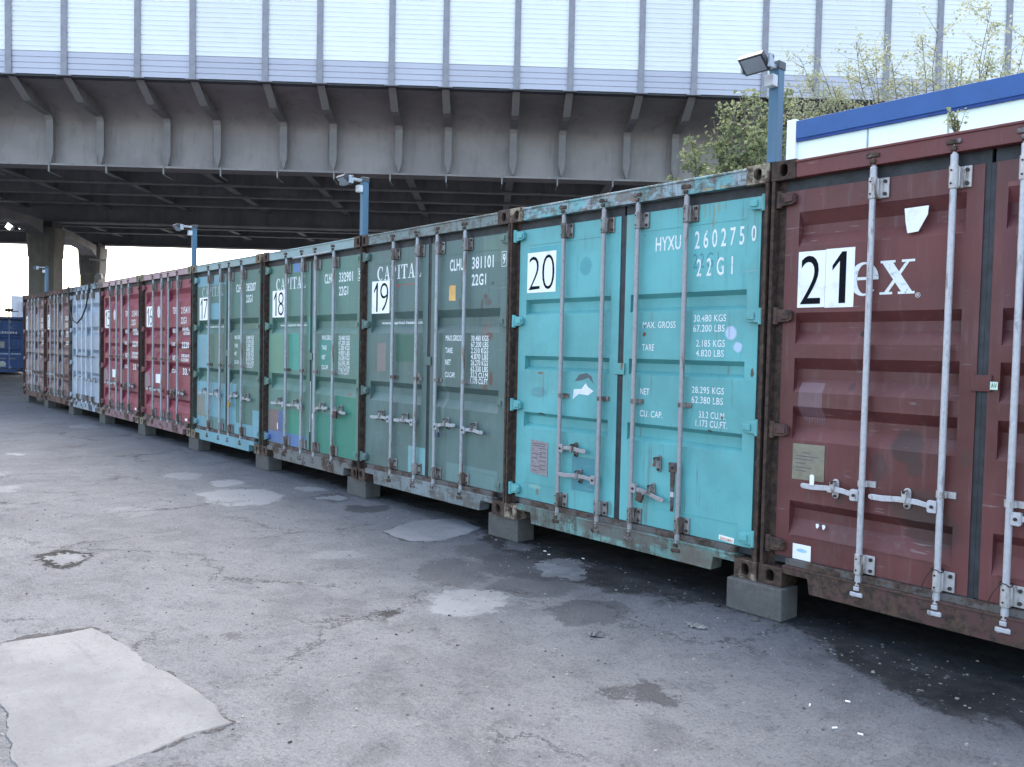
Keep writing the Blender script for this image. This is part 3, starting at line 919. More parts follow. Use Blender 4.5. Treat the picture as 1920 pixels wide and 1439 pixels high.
handle(Rr, BX[2], .442, 1.69, 1.562, .442, GALV, drop=-.05)
catch(Rr, 1.61, .643, BRACKET)
mb = MB()
mb.prism([(BX[3] - .078, .665), (BX[3] - .014, .668), (BX[3] - .012, .60), (BX[3] - .075, .598)], BY - .02, BY + .008)
mb.prism([(BX[3] - .066, .60), (BX[3] - .028, .60), (BX[3] - .034, .33), (BX[3] - .058, .33)], BY - .014, BY - .004)
mb.build('handle', rusty('worn_black_grip', (.1, .1, .11), .5), Rr, bevel=.003)
MB().tube([(BX[3] - .046, BY - .018, .633), (BX[3] - .046, BY - .027, .633)], .009, 8).build('pivot_bolt', BOLT, Rr)
MB().box(BX[3] - .06, BX[3] - .03, BY - .0155, BY - .003, .43, .465).build('handle_band', WHITEBAR, Rr)

# ------------------------------------------------------------------ containers 19, 18, 17: grey-green leasing boxes
def capital(x, num, paintm, frm, post, cst, hdr, sill, code, label, textm=LETTER, small=False, hs=None, faded=False, barm=PALEBAR, cap=(.27, 1.07)):
    c, d = container(x, label, paintm, frm, post, cst, hdrm=hdr, sillm=sill, rec=CAP_REC, depth=.055, barm=barm, mid=1.12, small=small)
    sign(c, num, .172, .512, 1.765, 2.10, digits=[(num[0], .12, .34, .05, .95), (num[1], .48, .93, .07, .93)])
    serif('CAPITAL', cap[0], cap[1], 2.105, 2.245, FACE - .0008, FADED if faded else textm, d[0], .12)
    lettering('www.capital-lease.com', .285, 1.08, 1.645, 1.685, FACE + .054, textm, d[0], bold=.03)
    rows = [(code[0], 1.535, 1.745, 2.128, 2.236), (code[1], 1.866, 2.17, 2.128, 2.236), ('22G1', 1.866, 2.07, 1.98, 2.082), ('MAX.GROSS', 1.488, 1.745, 1.487, 1.54)]
    zz = 1.537
    for i, t in enumerate(code[2]):
        rows.append((t, 1.875, 2.12, zz - .05, zz))
        zz -= .0545 if i != 7 else .05
    rows += [('TARE', 1.488, 1.60, 1.375, 1.425), ('NET', 1.488, 1.575, 1.265, 1.315), ('CU.CAP.', 1.488, 1.645, 1.15, 1.2)]
    spec(d[1], rows, textm, bold=.02)
    if code[3]:
        lettering(code[3], 2.293, 2.327, 2.145, 2.235, FACE - .001, textm, d[1], bold=.02)
        mb = MB()
        a, b, c0, c1 = 2.278, 2.342, 2.125, 2.255
        e = .005
        yf = FACE - .0012
        mb.add([(a, yf, c0), (b, yf, c0), (b, yf, c1), (a, yf, c1), (a + e, yf, c0 + e), (b - e, yf, c0 + e), (b - e, yf, c1 - e), (a + e, yf, c1 - e)],
               [(0, 1, 5, 4), (1, 2, 6, 5), (2, 3, 7, 6), (3, 0, 4, 7)])
        mb.build('lettering', textm, d[1])
    hs = hs or ((.690, .215), (.691, .66), (.684, 1.72), (.686, 2.125))
    handle(d[0], BX[0], hs[0][0], hs[0][1] + .03, .435, .72, barm, small)
    handle(d[0], BX[1], hs[1][0], hs[1][1] + .03, .875, .72, barm, small)
    handle(d[1], BX[2], hs[2][0], hs[2][1], 1.56, .725, barm, small, drop=.035)
    handle(d[1], BX[3], hs[3][0], hs[3][1], 1.975, .715, barm, small)
    return c, d

GG = (0.080, 0.134, 0.126)
M19 = paint('grey_green_paint', GG, fade=.3, rust=.16, dirt=.22, streak=.35,
            patches=[(.635, 1.01, 1.275, 1.545, (.035, .115, .085)), (.292, .455, 1.17, 1.462, (.175, .155, .15)), (.893, 1.187, .19, .45, (.15, .30, .31)),
                     (2.03, 2.36, 2.17, 2.4, (.10, .17, .145)), (1.535, 2.27, .19, .36, (.11, .19, .185))],
            spots=[(2.07, 1.88, .035, .028, (.10, .055, .05), .8), (2.02, 1.81, .02, .06, (.06, .05, .045), .7), (2.1, 1.83, .06, .03, (.09, .06, .05), .6),
                   (1.73, 1.97, .018, .07, (.05, .045, .045), .6), (1.70, 1.83, .02, .05, (.06, .045, .04), .6), (2.16, 1.99, .025, .016, (.06, .045, .04), .7),
                   (2.05, 1.6, .06, .07, (.13, .10, .085), .7), (2.13, 1.53, .05, .04, (.11, .05, .04), .8), (2.16, 1.16, .03, .07, (.10, .05, .035), .9),
                   (2.08, 1.08, .04, .03, (.10, .05, .035), .7), (1.05, 1.12, .035, .06, (.3, .26, .2), .6), (1.46, 1.1, .03, .4, (.2, .24, .235), .4),
                   (1.75, 1.8, .04, .5, (.08, .12, .12), .3)])
H19 = paint('grey_green_header', (0.12, 0.175, 0.175), fade=.4, rust=.5, dirt=.45, streak=.3, pale=(.17, .20, .21), grime=(.075, .065, .058))
S19 = paint('grey_green_sill', (0.15, 0.18, 0.19), fade=.5, rust=.6, dirt=.6, grime=(.085, .075, .068))
P19 = rusty('grey_green_post', (0.07, 0.085, 0.08), .75, .85)
K19 = rusty('brown_casting', (0.09, 0.065, 0.055), .6, .9)
c19, d19 = capital(-4.885, '19', M19, H19, P19, K19, H19, S19, ('CLHU', '381101', ('30.480 KGS', '67.200 LBS', '2.210 KGS', '4.870 LBS', '28.270 KGS', '62.330 LBS', '33.2 CU.M', '1.170 CU.FT'), '9'),
                   'dark grey-green container with white sign 19 under the word CAPITAL')
quad_decal('sticker', d19[1], [(1.53, 1.86), (1.63, 1.855), (1.63, 1.995), (1.55, 2.0), (1.53, 1.985)], plain('orange_sticker', (.62, .36, .12)))
MB().prism([(.655, 2.035), (.665, 2.05), (.69, 2.045), (.70, 2.03), (.665, 2.02)], FACE - .0012, FACE - .0004).build('red_mark', plain('red_marker', (.40, .04, .04)), d19[0])
MB().prism([(.74, 2.036), (1.03, 2.042), (1.03, 2.048), (.74, 2.042)], FACE - .0012, FACE - .0004).build('red_mark', bpy.data.materials['red_marker'], d19[0])

GR = (0.085, 0.175, 0.145)
TEAL, LBLUE = (.05, .28, .22), (.13, .28, .33)
M18 = paint('patchwork_green_paint', GR, fade=.25, rust=.12, dirt=.18, streak=.25,
            patches=[(.08, .49, 1.07, 1.565, (.10, .23, .16)), (.648, .92, 1.12, 1.565, (.045, .27, .215)), (.614, .74, 2.304, 2.433, (.10, .27, .13)), (.74, .92, 2.304, 2.433, (.09, .19, .40)),
                     (1.425, 1.70, 1.19, 1.487, (.05, .22, .18)), (.086, .375, .33, .605, (.155, .11, .105)), (.375, .48, .33, .60, (.06, .10, .26)), (.086, 1.12, .19, .335, (.085, .15, .31)),
                     (.66, .92, .335, .63, (.035, .22, .145)), (1.83, 2.27, .19, .862, (.035, .18, .13)), (1.35, 1.84, .19, .64, (.035, .175, .125)), (1.16, 1.24, 1.37, 1.75, (.05, .28, .24))],
            spots=[(2.1, .89, .05, .02, (.13, .07, .05), .7), (2.15, 1.68, .03, .03, (.12, .08, .06), .7)])
H18 = paint('pale_green_header', (0.20, 0.29, 0.30), fade=.4, rust=.4, dirt=.3)
S18 = rusty('grimy_sill', (0.14, 0.145, 0.14), .45)
c18, d18 = capital(-7.285, '18', M18, H18, P19, K19, H18, S18, ('CLHU', '332901', ('30.480 KGS', '67.200 LBS', '2.200 KGS', '4.850 LBS', '28.280 KGS', '62.350 LBS', '33.2 CU.M', '1.173 CU.FT'), '5'),
                   'green patchwork container with blue and green repaint squares and white sign 18', small=True)
MB().box(.335, .355, FACE - .002, FACE - .0008, .36, .44).build('sticker', WHITE, d18[0])
MB().box(1.206, 1.214, FACE + .001, FACE + .004, .40, 1.0).build('gasket_scuff', WHITE, d18[0])
MB().box(1.268, 1.292, FACE - .002, FACE - .0008, .56, .62).build('sticker', WHITE, d18[1])
MB().tube([(.85, -.004, 2.462), (1.8, -.004, 2.47)], .013, 8).build('header_pipe', PALEBAR, c18, smooth=True)
GD = (0.070, 0.142, 0.118)
M17 = paint('light_blue_patchwork_paint', GD, fade=.25, rust=.12, dirt=.2, streak=.25,
            patches=[(.08, 1.16, 2.262, 2.41, LBLUE), (.626, 1.0, 1.76, 2.005, LBLUE), (.09, .53, 1.05, 1.552, LBLUE), (.10, 1.17, .36, .86, LBLUE), (.114, .40, .34, .645, (.18, .185, .155)),
                     (.10, .52, .185, .34, LBLUE), (.53, 1.17, .185, .36, (.085, .18, .17)), (1.27, 1.56, .306, .87, LBLUE), (1.5, 2.09, .185, .34, LBLUE), (2.10, 2.36, .19, .55, LBLUE), (1.545, 1.72, .375, .85, (.07, .16, .15))],
            spots=[(.7, 2.36, .09, .02, (.25, .2, .22), .7)])
S17 = paint('light_blue_sill', LBLUE, fade=.3, rust=.4, dirt=.3)
c17, d17 = capital(-9.80, '17', M17, S17, rusty('green_post', (.055, .07, .062), .5), rusty('tan_casting', (.17, .14, .10), .45), H18, S17,
                   ('CLHU', '385207', ('30.480 KGS', '67.200 LBS', '2.200 KGS', '4.850 LBS', '28.280 KGS', '62.350 LBS', '33.2 CU.M', '1.173 CU.FT'), None),
                   'light blue and green patched container with white sign 17 beside red container', small=True, faded=True)
FADEDW = plain('weathered_white', (.55, .56, .54), .6)

# ------------------------------------------------------------------ containers 16 and 15: red
RED = (0.215, 0.036, 0.055)
def red_box(x, num, label, seed, gy):
    m = paint('red_paint', RED, fade=.35, rust=.18, dirt=.22, streak=.3, spots=[(.2, .76, .17, .16, (.24, .19, .2), .8), (1.55, .58, .2, .13, (.03, .02, .022), .75), (2.0, .6, .2, .1, (.05, .025, .03), .6)])
    hd = paint('faded_red_header', (.30, .19, .22), fade=.4, rust=.5, dirt=.3, pale=(.36, .30, .33))
    c, d = container(x, label, m, rusty('red_frame', (.22, .13, .14), .45), rusty('dark_post', (.08, .05, .05), .7, .9), rusty('olive_casting', (.20, .17, .12), .4),
                     hdrm=hd, rec=TEX_REC, barm=PALEBAR, mid=1.15, small=True, hingem=rusty('red_hinge', (.2, .08, .09), .4))
    sign(c, num, .172, .50, 1.69, 2.035)
    MB().prism(circ(.80, 1.93, .075, 16, .10), FACE - .0018, FACE - .0008).build('oval_emblem', FADEDW, d[0])
    rows = [('TEXU', 1.478, 1.69, 1.885, 1.99), ('215411', 1.86, 2.25, 1.88, 1.985), ('22G1', 1.85, 2.11, 1.722, 1.828)]
    spec(d[1], rows, LETTER, bold=.02)
    rows = [('MAX WT', 1.483, 1.74, 1.578, 1.65), ('30480', 1.92, 2.25, 1.61, 1.665), ('67200', 1.98, 2.25, 1.545, 1.6), ('TARE', 1.424, 1.6, 1.375, 1.435), ('2220', 1.9, 2.22, 1.34, 1.44),
            ('NET', 1.482, 1.62, 1.14, 1.22), ('28260', 1.875, 2.23, 1.20, 1.25), ('62300', 1.865, 2.2, 1.135, 1.185), ('CU', 1.45, 1.62, .94, 1.005), ('33.1', 1.95, 2.25, .925, 1.03)]
    spec(d[1], rows, LETTER, y=FACE - .001, bold=.03)
    quad_decal('sticker', d[0], [(.66, .745), (.93, .745), (.93, .895), (.66, .895)], WHITE)
    quad_decal('sticker', d[1], [(2.06, .21), (2.16, .21), (2.16, .25), (2.06, .25)], WHITE)
    handle(d[0], BX[0], .63, .30, .45, .64, PALEBAR, True)
    handle(d[0], BX[1], .63, .70, .87, .64, PALEBAR, True)
    handle(d[1], BX[2], .62, 1.7, 1.58, .64, CAM, True)
    handle(d[1], BX[3], .63, 2.12, 1.98, .64, PALEBAR, True)
    return c, d
red_box(-12.285, '16', 'red container with white sign 16 beside the light blue and green patched one', 1, 0)
red_box(-14.82, '15', 'red container with white sign 15 next to the pale blue-grey container', 2, 0)

# ------------------------------------------------------------------ container 14: pale blue-grey, 13 and 12: weathered brown
M14 = paint('pale_blue_paint', (.28, .32, .38), fade=.3, rust=.45, dirt=.55, streak=.4)
c14, d14 = container(-17.29, 'pale blue-grey container with a black cable hanging down its doors', M14, rusty('pale_blue_frame', (.25, .3, .35), .45), rusty('grey_post', (.12, .12, .12), .5),
                     rusty('grey_casting', (.16, .15, .14), .4), rec=GREY_REC, barm=plain('pale_blue_bar', (.45, .52, .60), .5), mid=1.1, small=True)
for s_, (bx, xe, xr) in zip((0, 0, 1, 1), ((BX[0], .3, .45), (BX[1], .7, .87), (BX[2], 1.7, 1.57), (BX[3], 2.1, 1.98))):
    handle(d14[s_], bx, .63, xe, xr, .64, PALEBAR, True)
def brown_box(x, num, label, base, pale):
    m = paint('weathered_brown_paint', base, fade=.4, rust=.5, dirt=.5, streak=.5, pale=pale)
    c, d = container(x, label, m, rusty('brown_frame', (.14, .075, .07), .55), rusty('brown_post', (.10, .05, .045), .6), rusty('dark_casting', (.08, .06, .055), .6), rec=TEX_REC, barm=PALEBAR, mid=1.1, small=True)
    sign(c, num, .185, .50, 1.69, 2.03)
    spec(d[1], [('TEXU', 1.5, 1.72, 1.88, 1.98), ('302118', 1.9, 2.28, 1.88, 1.98), ('22G1', 1.9, 2.15, 1.72, 1.82), ('MAX WT', 1.5, 1.75, 1.55, 1.63), ('30480', 1.95, 2.25, 1.58, 1.65), ('67200', 1.95, 2.25, 1.5, 1.57),
                ('TARE', 1.5, 1.66, 1.36, 1.43), ('2220', 1.95, 2.2, 1.33, 1.42)], LETTER, bold=.03)
    for s_, (bx, xe, xr) in zip((0, 0, 1, 1), ((BX[0], .3, .45), (BX[1], .7, .87), (BX[2], 1.7, 1.57), (BX[3], 2.1, 1.98))):
        handle(d[s_], bx, .63, xe, xr, .64, CAM if s_ else PALEBAR, True)
    return c, d
brown_box(-19.74, '13', 'dark brown weathered container with white sign 13 beside the pale blue-grey one', (.12, .05, .05), (.21, .15, .15))
brown_box(-22.19, '12', 'chalky brown container with white sign 12 at the far end of the row', (.16, .085, .085), (.33, .25, .25))

# ------------------------------------------------------------------ dark blue container far left, across the yard end
BLUE = (.036, .08, .235)
MBLUE = paint('dark_blue_paint', BLUE, fade=.3, rust=.1, dirt=.15, streak=.2)
phi = R(83)
crn = Vector((-41.75, 3.62))
bx0 = crn - Vector((math.cos(phi), math.sin(phi))) * CW
cb, db = container(bx0.x, 'dark blue container with pale star and white lettering beyond the end of the row', MBLUE, MBLUE, paint('dark_green_post', (.035, .06, .07), rust=.2), MBLUE,
                   rec=CAP_REC, barm=galv('blue_grey_bar', (.22, .28, .42), (.15, .2, .3), .2), brm=galv('grey_bracket', (.25, .3, .38), (.15, .15, .2), .2), mid=1.12, small=True, y=bx0.y, z=GZ + .12, rotz=phi)
mb = MB()
for k in range(7):
    a = R(90 + 360 / 7 * k)
    dx, dz = math.cos(a), math.sin(a)
    mb.add([(1.85 + .02 * dz, FACE - .001 - k * .0001, 2.08 - .02 * dx), (1.85 + .26 * dx, FACE - .001 - k * .0001, 2.08 + .26 * dz), (1.85 - .02 * dz, FACE - .001 - k * .0001, 2.08 + .02 * dx), (1.85 - .05 * dx, FACE - .001 - k * .0001, 2.08 - .05 * dz)], [(0, 1, 2, 3)])
mb.build('star_emblem', plain('faded_star', (.16, .18, .30)), db[1])
lettering('KEISEN', 1.34, 2.12, 1.80, 1.90, FACE - .001, LETTER, db[1], bold=.03)
quad_decal('sticker', db[1], [(1.3, 1.13), (1.62, 1.13), (1.62, 1.43), (1.3, 1.43)], plain('pale_panel', (.36, .37, .36)))
for a, b in ((1.36, 1.78), (1.86, 2.28)):
    quad_decal('sticker', db[1], [(a, .82), (b, .82), (b, .90), (a, .90)], plain('pale_blue_label', (.30, .36, .5)))
quad_decal('sticker', db[1], [(1.40, .26), (1.66, .26), (1.68, .42), (1.58, .52), (1.40, .5)], FADEDW)
handle(db[1], BX[2], .63, 1.7, 1.57, .64, PALEBAR, True)
handle(db[1], BX[3], .63, 2.1, 1.98, .64, PALEBAR, True)

# ------------------------------------------------------------------ concrete blocks under the corners
BLK = NT('cast_concrete')
_f = BLK.noise(4, 6, 0.7)
_g = BLK.noise(60, 4, 0.7)
_c = BLK.mix(BLK.rng(_f, .35, .65), (.085, .083, .08), (.125, .122, .118))
_c = BLK.mix(BLK.math('MULTIPLY', BLK.rng(_g, .55, .75), .5), _c, (.08, .078, .077))
_c = BLK.mix(BLK.math('MULTIPLY', BLK.rng(BLK.noise(7, 8, .8), .5, .64), .6), _c, (.05, .047, .044))
BLK.bump(BLK.math('ADD', _g, BLK.noise(14, 5, .7)), .6, .012)
BLK = BLK.fin(_c, .9, 0, .2)
def block(x, y, label):
    mb = MB().box(-.195, .195, 0, .19, 0, .198)
    o = mb.build('concrete_block', BLK, bevel=.009, loc=(x, y, GZ + .0005))
    tag(o, label, 'concrete block', 'concrete blocks under the container corners')
    return o
for (x, y, lb) in ((.005, -.045, 'concrete block propping the corners of the turquoise and maroon containers'),
                   (-2.50, .035, 'concrete block propping the corners of the turquoise and dark grey-green containers'),
                   (-4.98, .05, 'concrete block propping the corners of containers 18 and 19'),
                   (-7.36, .04, 'concrete block propping the corners of containers 17 and 18'),
                   (-9.82, .04, 'concrete block propping the corners of containers 16 and 17'),
                   (-12.36, .05, 'concrete block propping the corners of the two red containers'),
                   (-14.84, .05, 'concrete block below the red container 15 and the pale blue-grey container'),
                   (-17.30, .05, 'concrete block below the pale blue-grey and dark brown containers'),
                   (-19.74, .05, 'concrete block propping the corners of the two brown containers'),
                   (-21.98, .06, 'concrete block under the far outer corner of the row')):
    block(x, y, lb)
block(2.45, .03, 'concrete block under the right corner of the maroon container')
for i, x in enumerate([.008 + 2.454 * 1 - 2.454 * k for k in range(11)]):
    block(min(max(x, -21.98), 2.45), 5.8, 'concrete block at the rear of the container row, in its shade')

# padlocks hang from the handles: things of their own
def padlock(x, y, z, bodym, label, sc=1.0, tilt=0.0):
    t = thing('padlock', label, 'padlock', (x, y, z), 0, 'padlocks on the door handles')
    t.rotation_euler = (0, tilt, 0)
    MB().prism([(-.02 * sc, -.045 * sc), (.02 * sc, -.045 * sc), (.022 * sc, -.01 * sc), (.02 * sc, 0), (-.02 * sc, 0), (-.022 * sc, -.01 * sc)], -.011, .011).build('lock_body', bodym, t, bevel=.003)
    MB().tube([(-.013 * sc, 0, 0), (-.013 * sc, 0, .022), (-.007 * sc, 0, .034), (.007 * sc, 0, .034), (.013 * sc, 0, .022), (.013 * sc, 0, 0)], .0035, 6).build('shackle', GALV, t, smooth=True)
    return t
padlock(-2.446 + 1.50, -.012, .415, plain('brown_lock', (.07, .045, .035), .5, .3), 'brown padlock on the right door handle of the turquoise container', 1.3, R(18))
padlock(-4.885 + 1.475, -.012, .635, plain('blue_lock', (.03, .04, .08), .5), 'long shackled dark padlock on container 19', 1.0)
padlock(-9.80 + 1.47, -.012, .62, plain('brass_lock', (.45, .28, .06), .35, .7), 'brass padlock on the right door handle of container 17', 1.5)
padlock(-7.285 + 1.93, -.012, .70, plain('dark_red_lock', (.05, .012, .014), .5), 'dark red padlock on the right door handle of container 18', 1.8)

# black cable over the doors of the pale container
t = [(-17.29 + a, -.02, b) for a, b in ((1.75, 2.61), (1.72, 2.45), (1.5, 2.12), (1.2, 1.92), (.8, 1.80), (.45, 1.86), (.2, 2.05), (.1, 2.3), (.05, 2.61))]
tag(MB().tube(t, .016, 6).build('hanging_cable', RUBBER, smooth=True), 'black cable hanging in a loop over the pale blue-grey container doors', 'cable')

# ------------------------------------------------------------------ floodlight posts between the containers
PBLUE = paint('blue_pole_paint', (.05, .125, .20), fade=.3, rust=.3, dirt=.2)
LAMPBODY = plain('dark_lamp_housing', (.05, .055, .065), .5, .2)
LENS = plain('lamp_glass', (.26, .29, .33), .15, 0, .08)
def lamp_post():
    t = thing('floodlight_post', 'blue post', 'floodlight', (0, 0, 0), 0, 'floodlight posts along the container row')
    mb = MB()
    mb.box(-.033, .033, -.033, .033, 0, .60)
    mb.build('pole', PBLUE, t, bevel=.004)
    MB().box(-.038, .038, -.038, .038, .56, .61).build('pole_cap', LAMPBODY, t, bevel=.004)
    mb = MB()
    mb.box(-.02, .02, -.20, -.03, .562, .586)
    mb.box(-.10, -.085, -.24, -.19, .51, .59)
    mb.box(.085, .10, -.24, -.19, .51, .59)
    mb.box(-.10, .10, -.21, -.195, .562, .586)
    mb.build('bracket', plain('steel_bracket', (.30, .33, .37), .5, .3), t, bevel=.003)
    h = thing('lamp_head', None, None)
    h.parent = t
    me = MB()
    me.box(-.082, .082, -.06, .06, -.02, .015)
    me.box(-.05, .05, -.04, .04, .015, .035)
    for k in range(7):
        me.box(-.06 + k * .018, -.054 + k * .018, -.045, .045, .034, .046)
    bpy.data.objects.remove(h)
    hd_ = me.build('lamp_head', LAMPBODY, t, bevel=.004)
    hd_.location = (0, -.24, .55)
    hd_.rotation_euler = (R(-38), 0, 0)
    ln = MB().box(-.068, .068, -.047, .047, -.0235, -.0195).build('lens', LENS, hd_)
    MB().box(-.03, .03, -.09, -.034, .45, .52).build('junction_box', plain('pale_grey_plastic', (.5, .52, .55), .5), t, bevel=.004)
    return t
lp0 = lamp_post()
for i, (x, y, z0, rz, lb) in enumerate(((-.0, .037, 2.592, 0, 'blue floodlight post above the gap between the turquoise and maroon containers'),
                                        (-4.87, .037, 2.592, 0, 'blue floodlight post between containers 18 and 19'),
                                        (-9.83, .037, 2.592, 0, 'blue floodlight post between the red container 16 and container 17'),
                                        (-19.6, .037, 2.592, 0, 'blue floodlight post at the far brown containers in front of the bridge pier'))):
    o = lp0 if i == 0 else copy_tree(lp0)
    o.location = (x, y, z0)
    o.rotation_euler = (0, 0, rz)
    o['label'] = lb

# ------------------------------------------------------------------ overpass: steel girders, deck, brackets
OV = (2.857, -4.521, 0.0)
OR = R(51)
def conc(name, a, b, scale=.6, streak=.4):
    n = NT(name)
    f = n.noise(scale, 6, .65)
    g = n.noise(3, 6, .7, stretch=(1, 1, .25))
    c = n.mix(n.rng(f, .35, .65), a, b)
    c = n.mix(n.math('MULTIPLY', n.rng(g, .5, .72), .45), c, tuple(v * .6 for v in a))
    g2 = n.noise(1.0, 4, .65, stretch=(2.2, 2.2, .18))
    c = n.mix(n.math('MULTIPLY', n.rng(g2, .52, .7), streak), c, tuple(v * .55 for v in a))
    n.bump(n.noise(12, 5, .7), .2, .02)
    return n.fin(c, .8, 0, .25)
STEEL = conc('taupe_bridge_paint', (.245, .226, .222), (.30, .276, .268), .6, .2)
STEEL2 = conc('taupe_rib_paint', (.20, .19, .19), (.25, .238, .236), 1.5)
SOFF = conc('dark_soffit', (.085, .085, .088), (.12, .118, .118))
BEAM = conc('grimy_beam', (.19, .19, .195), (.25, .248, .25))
ov = thing('overpass', 'grey steel road overpass with ribbed outer girder spanning behind the containers', 'overpass', OV, OR)
S0, S1 = -46.0, 52.0
GIR = 26.4
mb = MB()
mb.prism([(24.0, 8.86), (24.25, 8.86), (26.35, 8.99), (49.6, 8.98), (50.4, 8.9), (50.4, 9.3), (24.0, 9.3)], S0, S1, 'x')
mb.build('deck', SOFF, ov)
hp = [(24.26 + 2.122 * math.sin(R(90 * k / 14)), 8.852 - .75 * (1 - math.cos(R(90 * k / 14)))) for k in range(15)]
mb = MB()
mb.add([(x, a, b) for a, b in hp for x in (S0, S1)], [(2 * k, 2 * k + 1, 2 * k + 3, 2 * k + 2) for k in range(14)])
mb.build('shade_fillet', STEEL, ov, smooth=True)  # added curved strip, shaped to give a soft shade gradient above the web
MB().box(S0, S1, 23.97, 24.06, 8.84, 8.93).build('deck_edge', plain('dark_edge', (.06, .062, .068), .7), ov)
def girder(y, zb, zt, fw, name='girder', m=STEEL):
    mb = MB()
    mb.box(S0, S1, y - .015, y + .015, zb + .06, zt)
    mb.box(S0, S1, y - fw, y + fw, zb, zb + .06)
    g = mb.build(name, m, ov)
    return g
g0 = girder(GIR, 6.82, 8.975, .27)
girder(38.4, 6.78, 8.975, .35, m=BEAM)
girder(48.0, 6.9, 8.975, .35, m=BEAM)
for y in (29.0, 31.4, 33.8, 36.2, 40.9, 43.3, 45.7):
    girder(y, 7.3, 8.975, .15, 'stringer', BEAM)
# horizontal stiffening line and splice seams on the web
for k in range(28):
    s = S0 + 1.2 + k * 3.555 + .6
    MB().box(s, s + .018, GIR - .026, GIR - .0155, 6.9, 8.36).build('web_splice', STEEL2, g0)
A0 = -2.84
ribs = []
for k in range(-11, 15):
    ribs += [A0 + 3.555 * k, A0 + 3.555 * k + 1.53]
ribs = [s for s in ribs if S0 + 1 < s < S1 - 1]
RP = [(24.08, 8.87, .22), (24.88, 8.42, .22), (25.15, 8.37, .22), (26.02, 8.33, .22), (26.09, 8.2, .22), (26.10, 7.25, .22), (26.14, 6.93, .02)]
def rib_mesh():
    mb = MB()
    poly = [(a, b) for a, b, _ in RP] + [(26.384, 6.885), (26.384, 8.93), (24.08, 8.885)]
    mb.prism(poly, -.02, .02, 'x')
    V = []
    for i, (a, b, wd) in enumerate(RP):
        V += [(-wd / 2, a, b), (wd / 2, a, b), (wd / 2, a - .012, b - .028), (-wd / 2, a - .012, b - .028)]
    F = []
    for i in range(len(RP) - 1):
        for j in range(4):
            F.append((4 * i + j, 4 * i + (j + 1) % 4, 4 * i + 4 + (j + 1) % 4, 4 * i + 4 + j))
    F += [(0, 1, 2, 3), tuple(4 * (len(RP) - 1) + j for j in (3, 2, 1, 0))]
    mb.add(V, F)
    return mb
r0 = rib_mesh().build('bracket_rib', STEEL2, ov)
for i, s in enumerate(ribs):
    o = r0 if i == 0 else r0.copy()
    if i:
        COL.objects.link(o)
        o.parent = ov
    o.location = (s, 0, 0)
cb0 = None
for s in [A0 + 3.555 * k for k in range(-11, 15)]:
    if not (S0 + 1 < s < S1 - 1):
        continue
    if cb0 is None:
        mb = MB()
        for a, b in ((26.69, 28.84), (29.16, 31.24), (31.56, 33.64), (33.96, 36.04), (36.36, 38.03), (38.77, 40.74), (41.06, 43.14), (43.46, 45.54), (45.86, 47.63)):
            mb.box(-.012, .012, a, b, 7.42, 8.97)
            mb.box(-.13, .13, a, b, 7.38, 7.42)
        cb0 = mb.build('cross_beam', BEAM, ov)
        cb0.location = (s, 0, 0)
    else:
        o = cb0.copy()
        COL.objects.link(o)
        o.parent = ov
        o.location = (s, 0, 0)
# thin conduits clipped under the bottom flange
cl0 = None
for k in range(-16, 22):
    s = A0 - .26 + 1.74 * k
    if not (S0 + 1 < s < S1 - 1):
        continue
    if cl0 is None:
        mb = MB()
        mb.box(-.022, .022, GIR - .30, GIR - .272, 6.62, 6.90)
        mb.box(-.012, .012, GIR - .27, GIR + .45, 6.60, 6.62)
        cl0 = mb.build('flange_clip', plain('pale_clip', (.20, .195, .19)), ov)
        cl0.location = (s, 0, 0)
    else:
        o = cl0.copy()
        COL.objects.link(o)
        o.parent = ov
        o.location = (s, 0, 0)

# piers and cap beam
PIERM = conc('pier_concrete', (.15, .145, .135), (.20, .195, .18), 1.2)
def pier(s, y, ztop, lb, hw=.56, fl=.64):
    t = thing('bridge_pier', lb, 'bridge pier', (OV[0] + s * math.cos(OR) - y * math.sin(OR), OV[1] + s * math.sin(OR) + y * math.cos(OR), GZ), OR, 'concrete bridge piers')
    def ring(h, z):
        c = h * .28
        return [(-h, -h + c, z), (-h + c, -h, z), (h - c, -h, z), (h, -h + c, z), (h, h - c, z), (h - c, h, z), (-h + c, h, z), (-h, h - c, z)]
    V = ring(hw, 0) + ring(hw, 5.35) + ring(hw + .03, 5.42) + ring(fl, ztop - GZ)
    F = [(8 * i + j, 8 * i + (j + 1) % 8, 8 * i + 8 + (j + 1) % 8, 8 * i + 8 + j) for i in range(3) for j in range(8)] + [tuple(range(24, 32)), tuple(reversed(range(8)))]
    MB().add(V, F).build('shaft', PIERM, t, bevel=.02)
    MB().box(-.5, .5, -.45, .45, ztop - GZ, ztop - GZ + .26).build('bearing', SOFF, t)
    return t
pier(-20.05, 38.4, 6.5, 'wide concrete bridge pier rising behind the brown containers')
pier(-22.25, 47.6, 6.72, 'concrete bridge pier with a grey box, rising behind the pale blue-grey container', .53, .63)
pier(-20.05, 33.1, 6.5, 'concrete bridge pier cut off by the left edge of the photo', .55, .66)
def cap(p, q, d=.7):
    (s0, y0), (s1, y1) = p, q
    Lh = math.hypot(s1 - s0, y1 - y0)
    a = .9
    prof = [(a - .3, 6.78), (a - .3, 6.2), (a, 6.22), (a + .7, 6.42), (Lh - a - 1.2, 6.42), (Lh - a - .3, 6.22), (Lh - a, 6.18), (Lh - a, 6.78)]
    mb = MB().prism(prof, -.36, .36, 'x')
    o = mb.build('pier_cap', BEAM, ov)
    o.location = (s0, y0, 0)
    o.rotation_euler = (0, 0, -math.atan2(s1 - s0, y1 - y0))
cap((-20.05, 33.1), (-20.05, 38.4))
cap((-20.05, 38.4), (-22.25, 47.6))

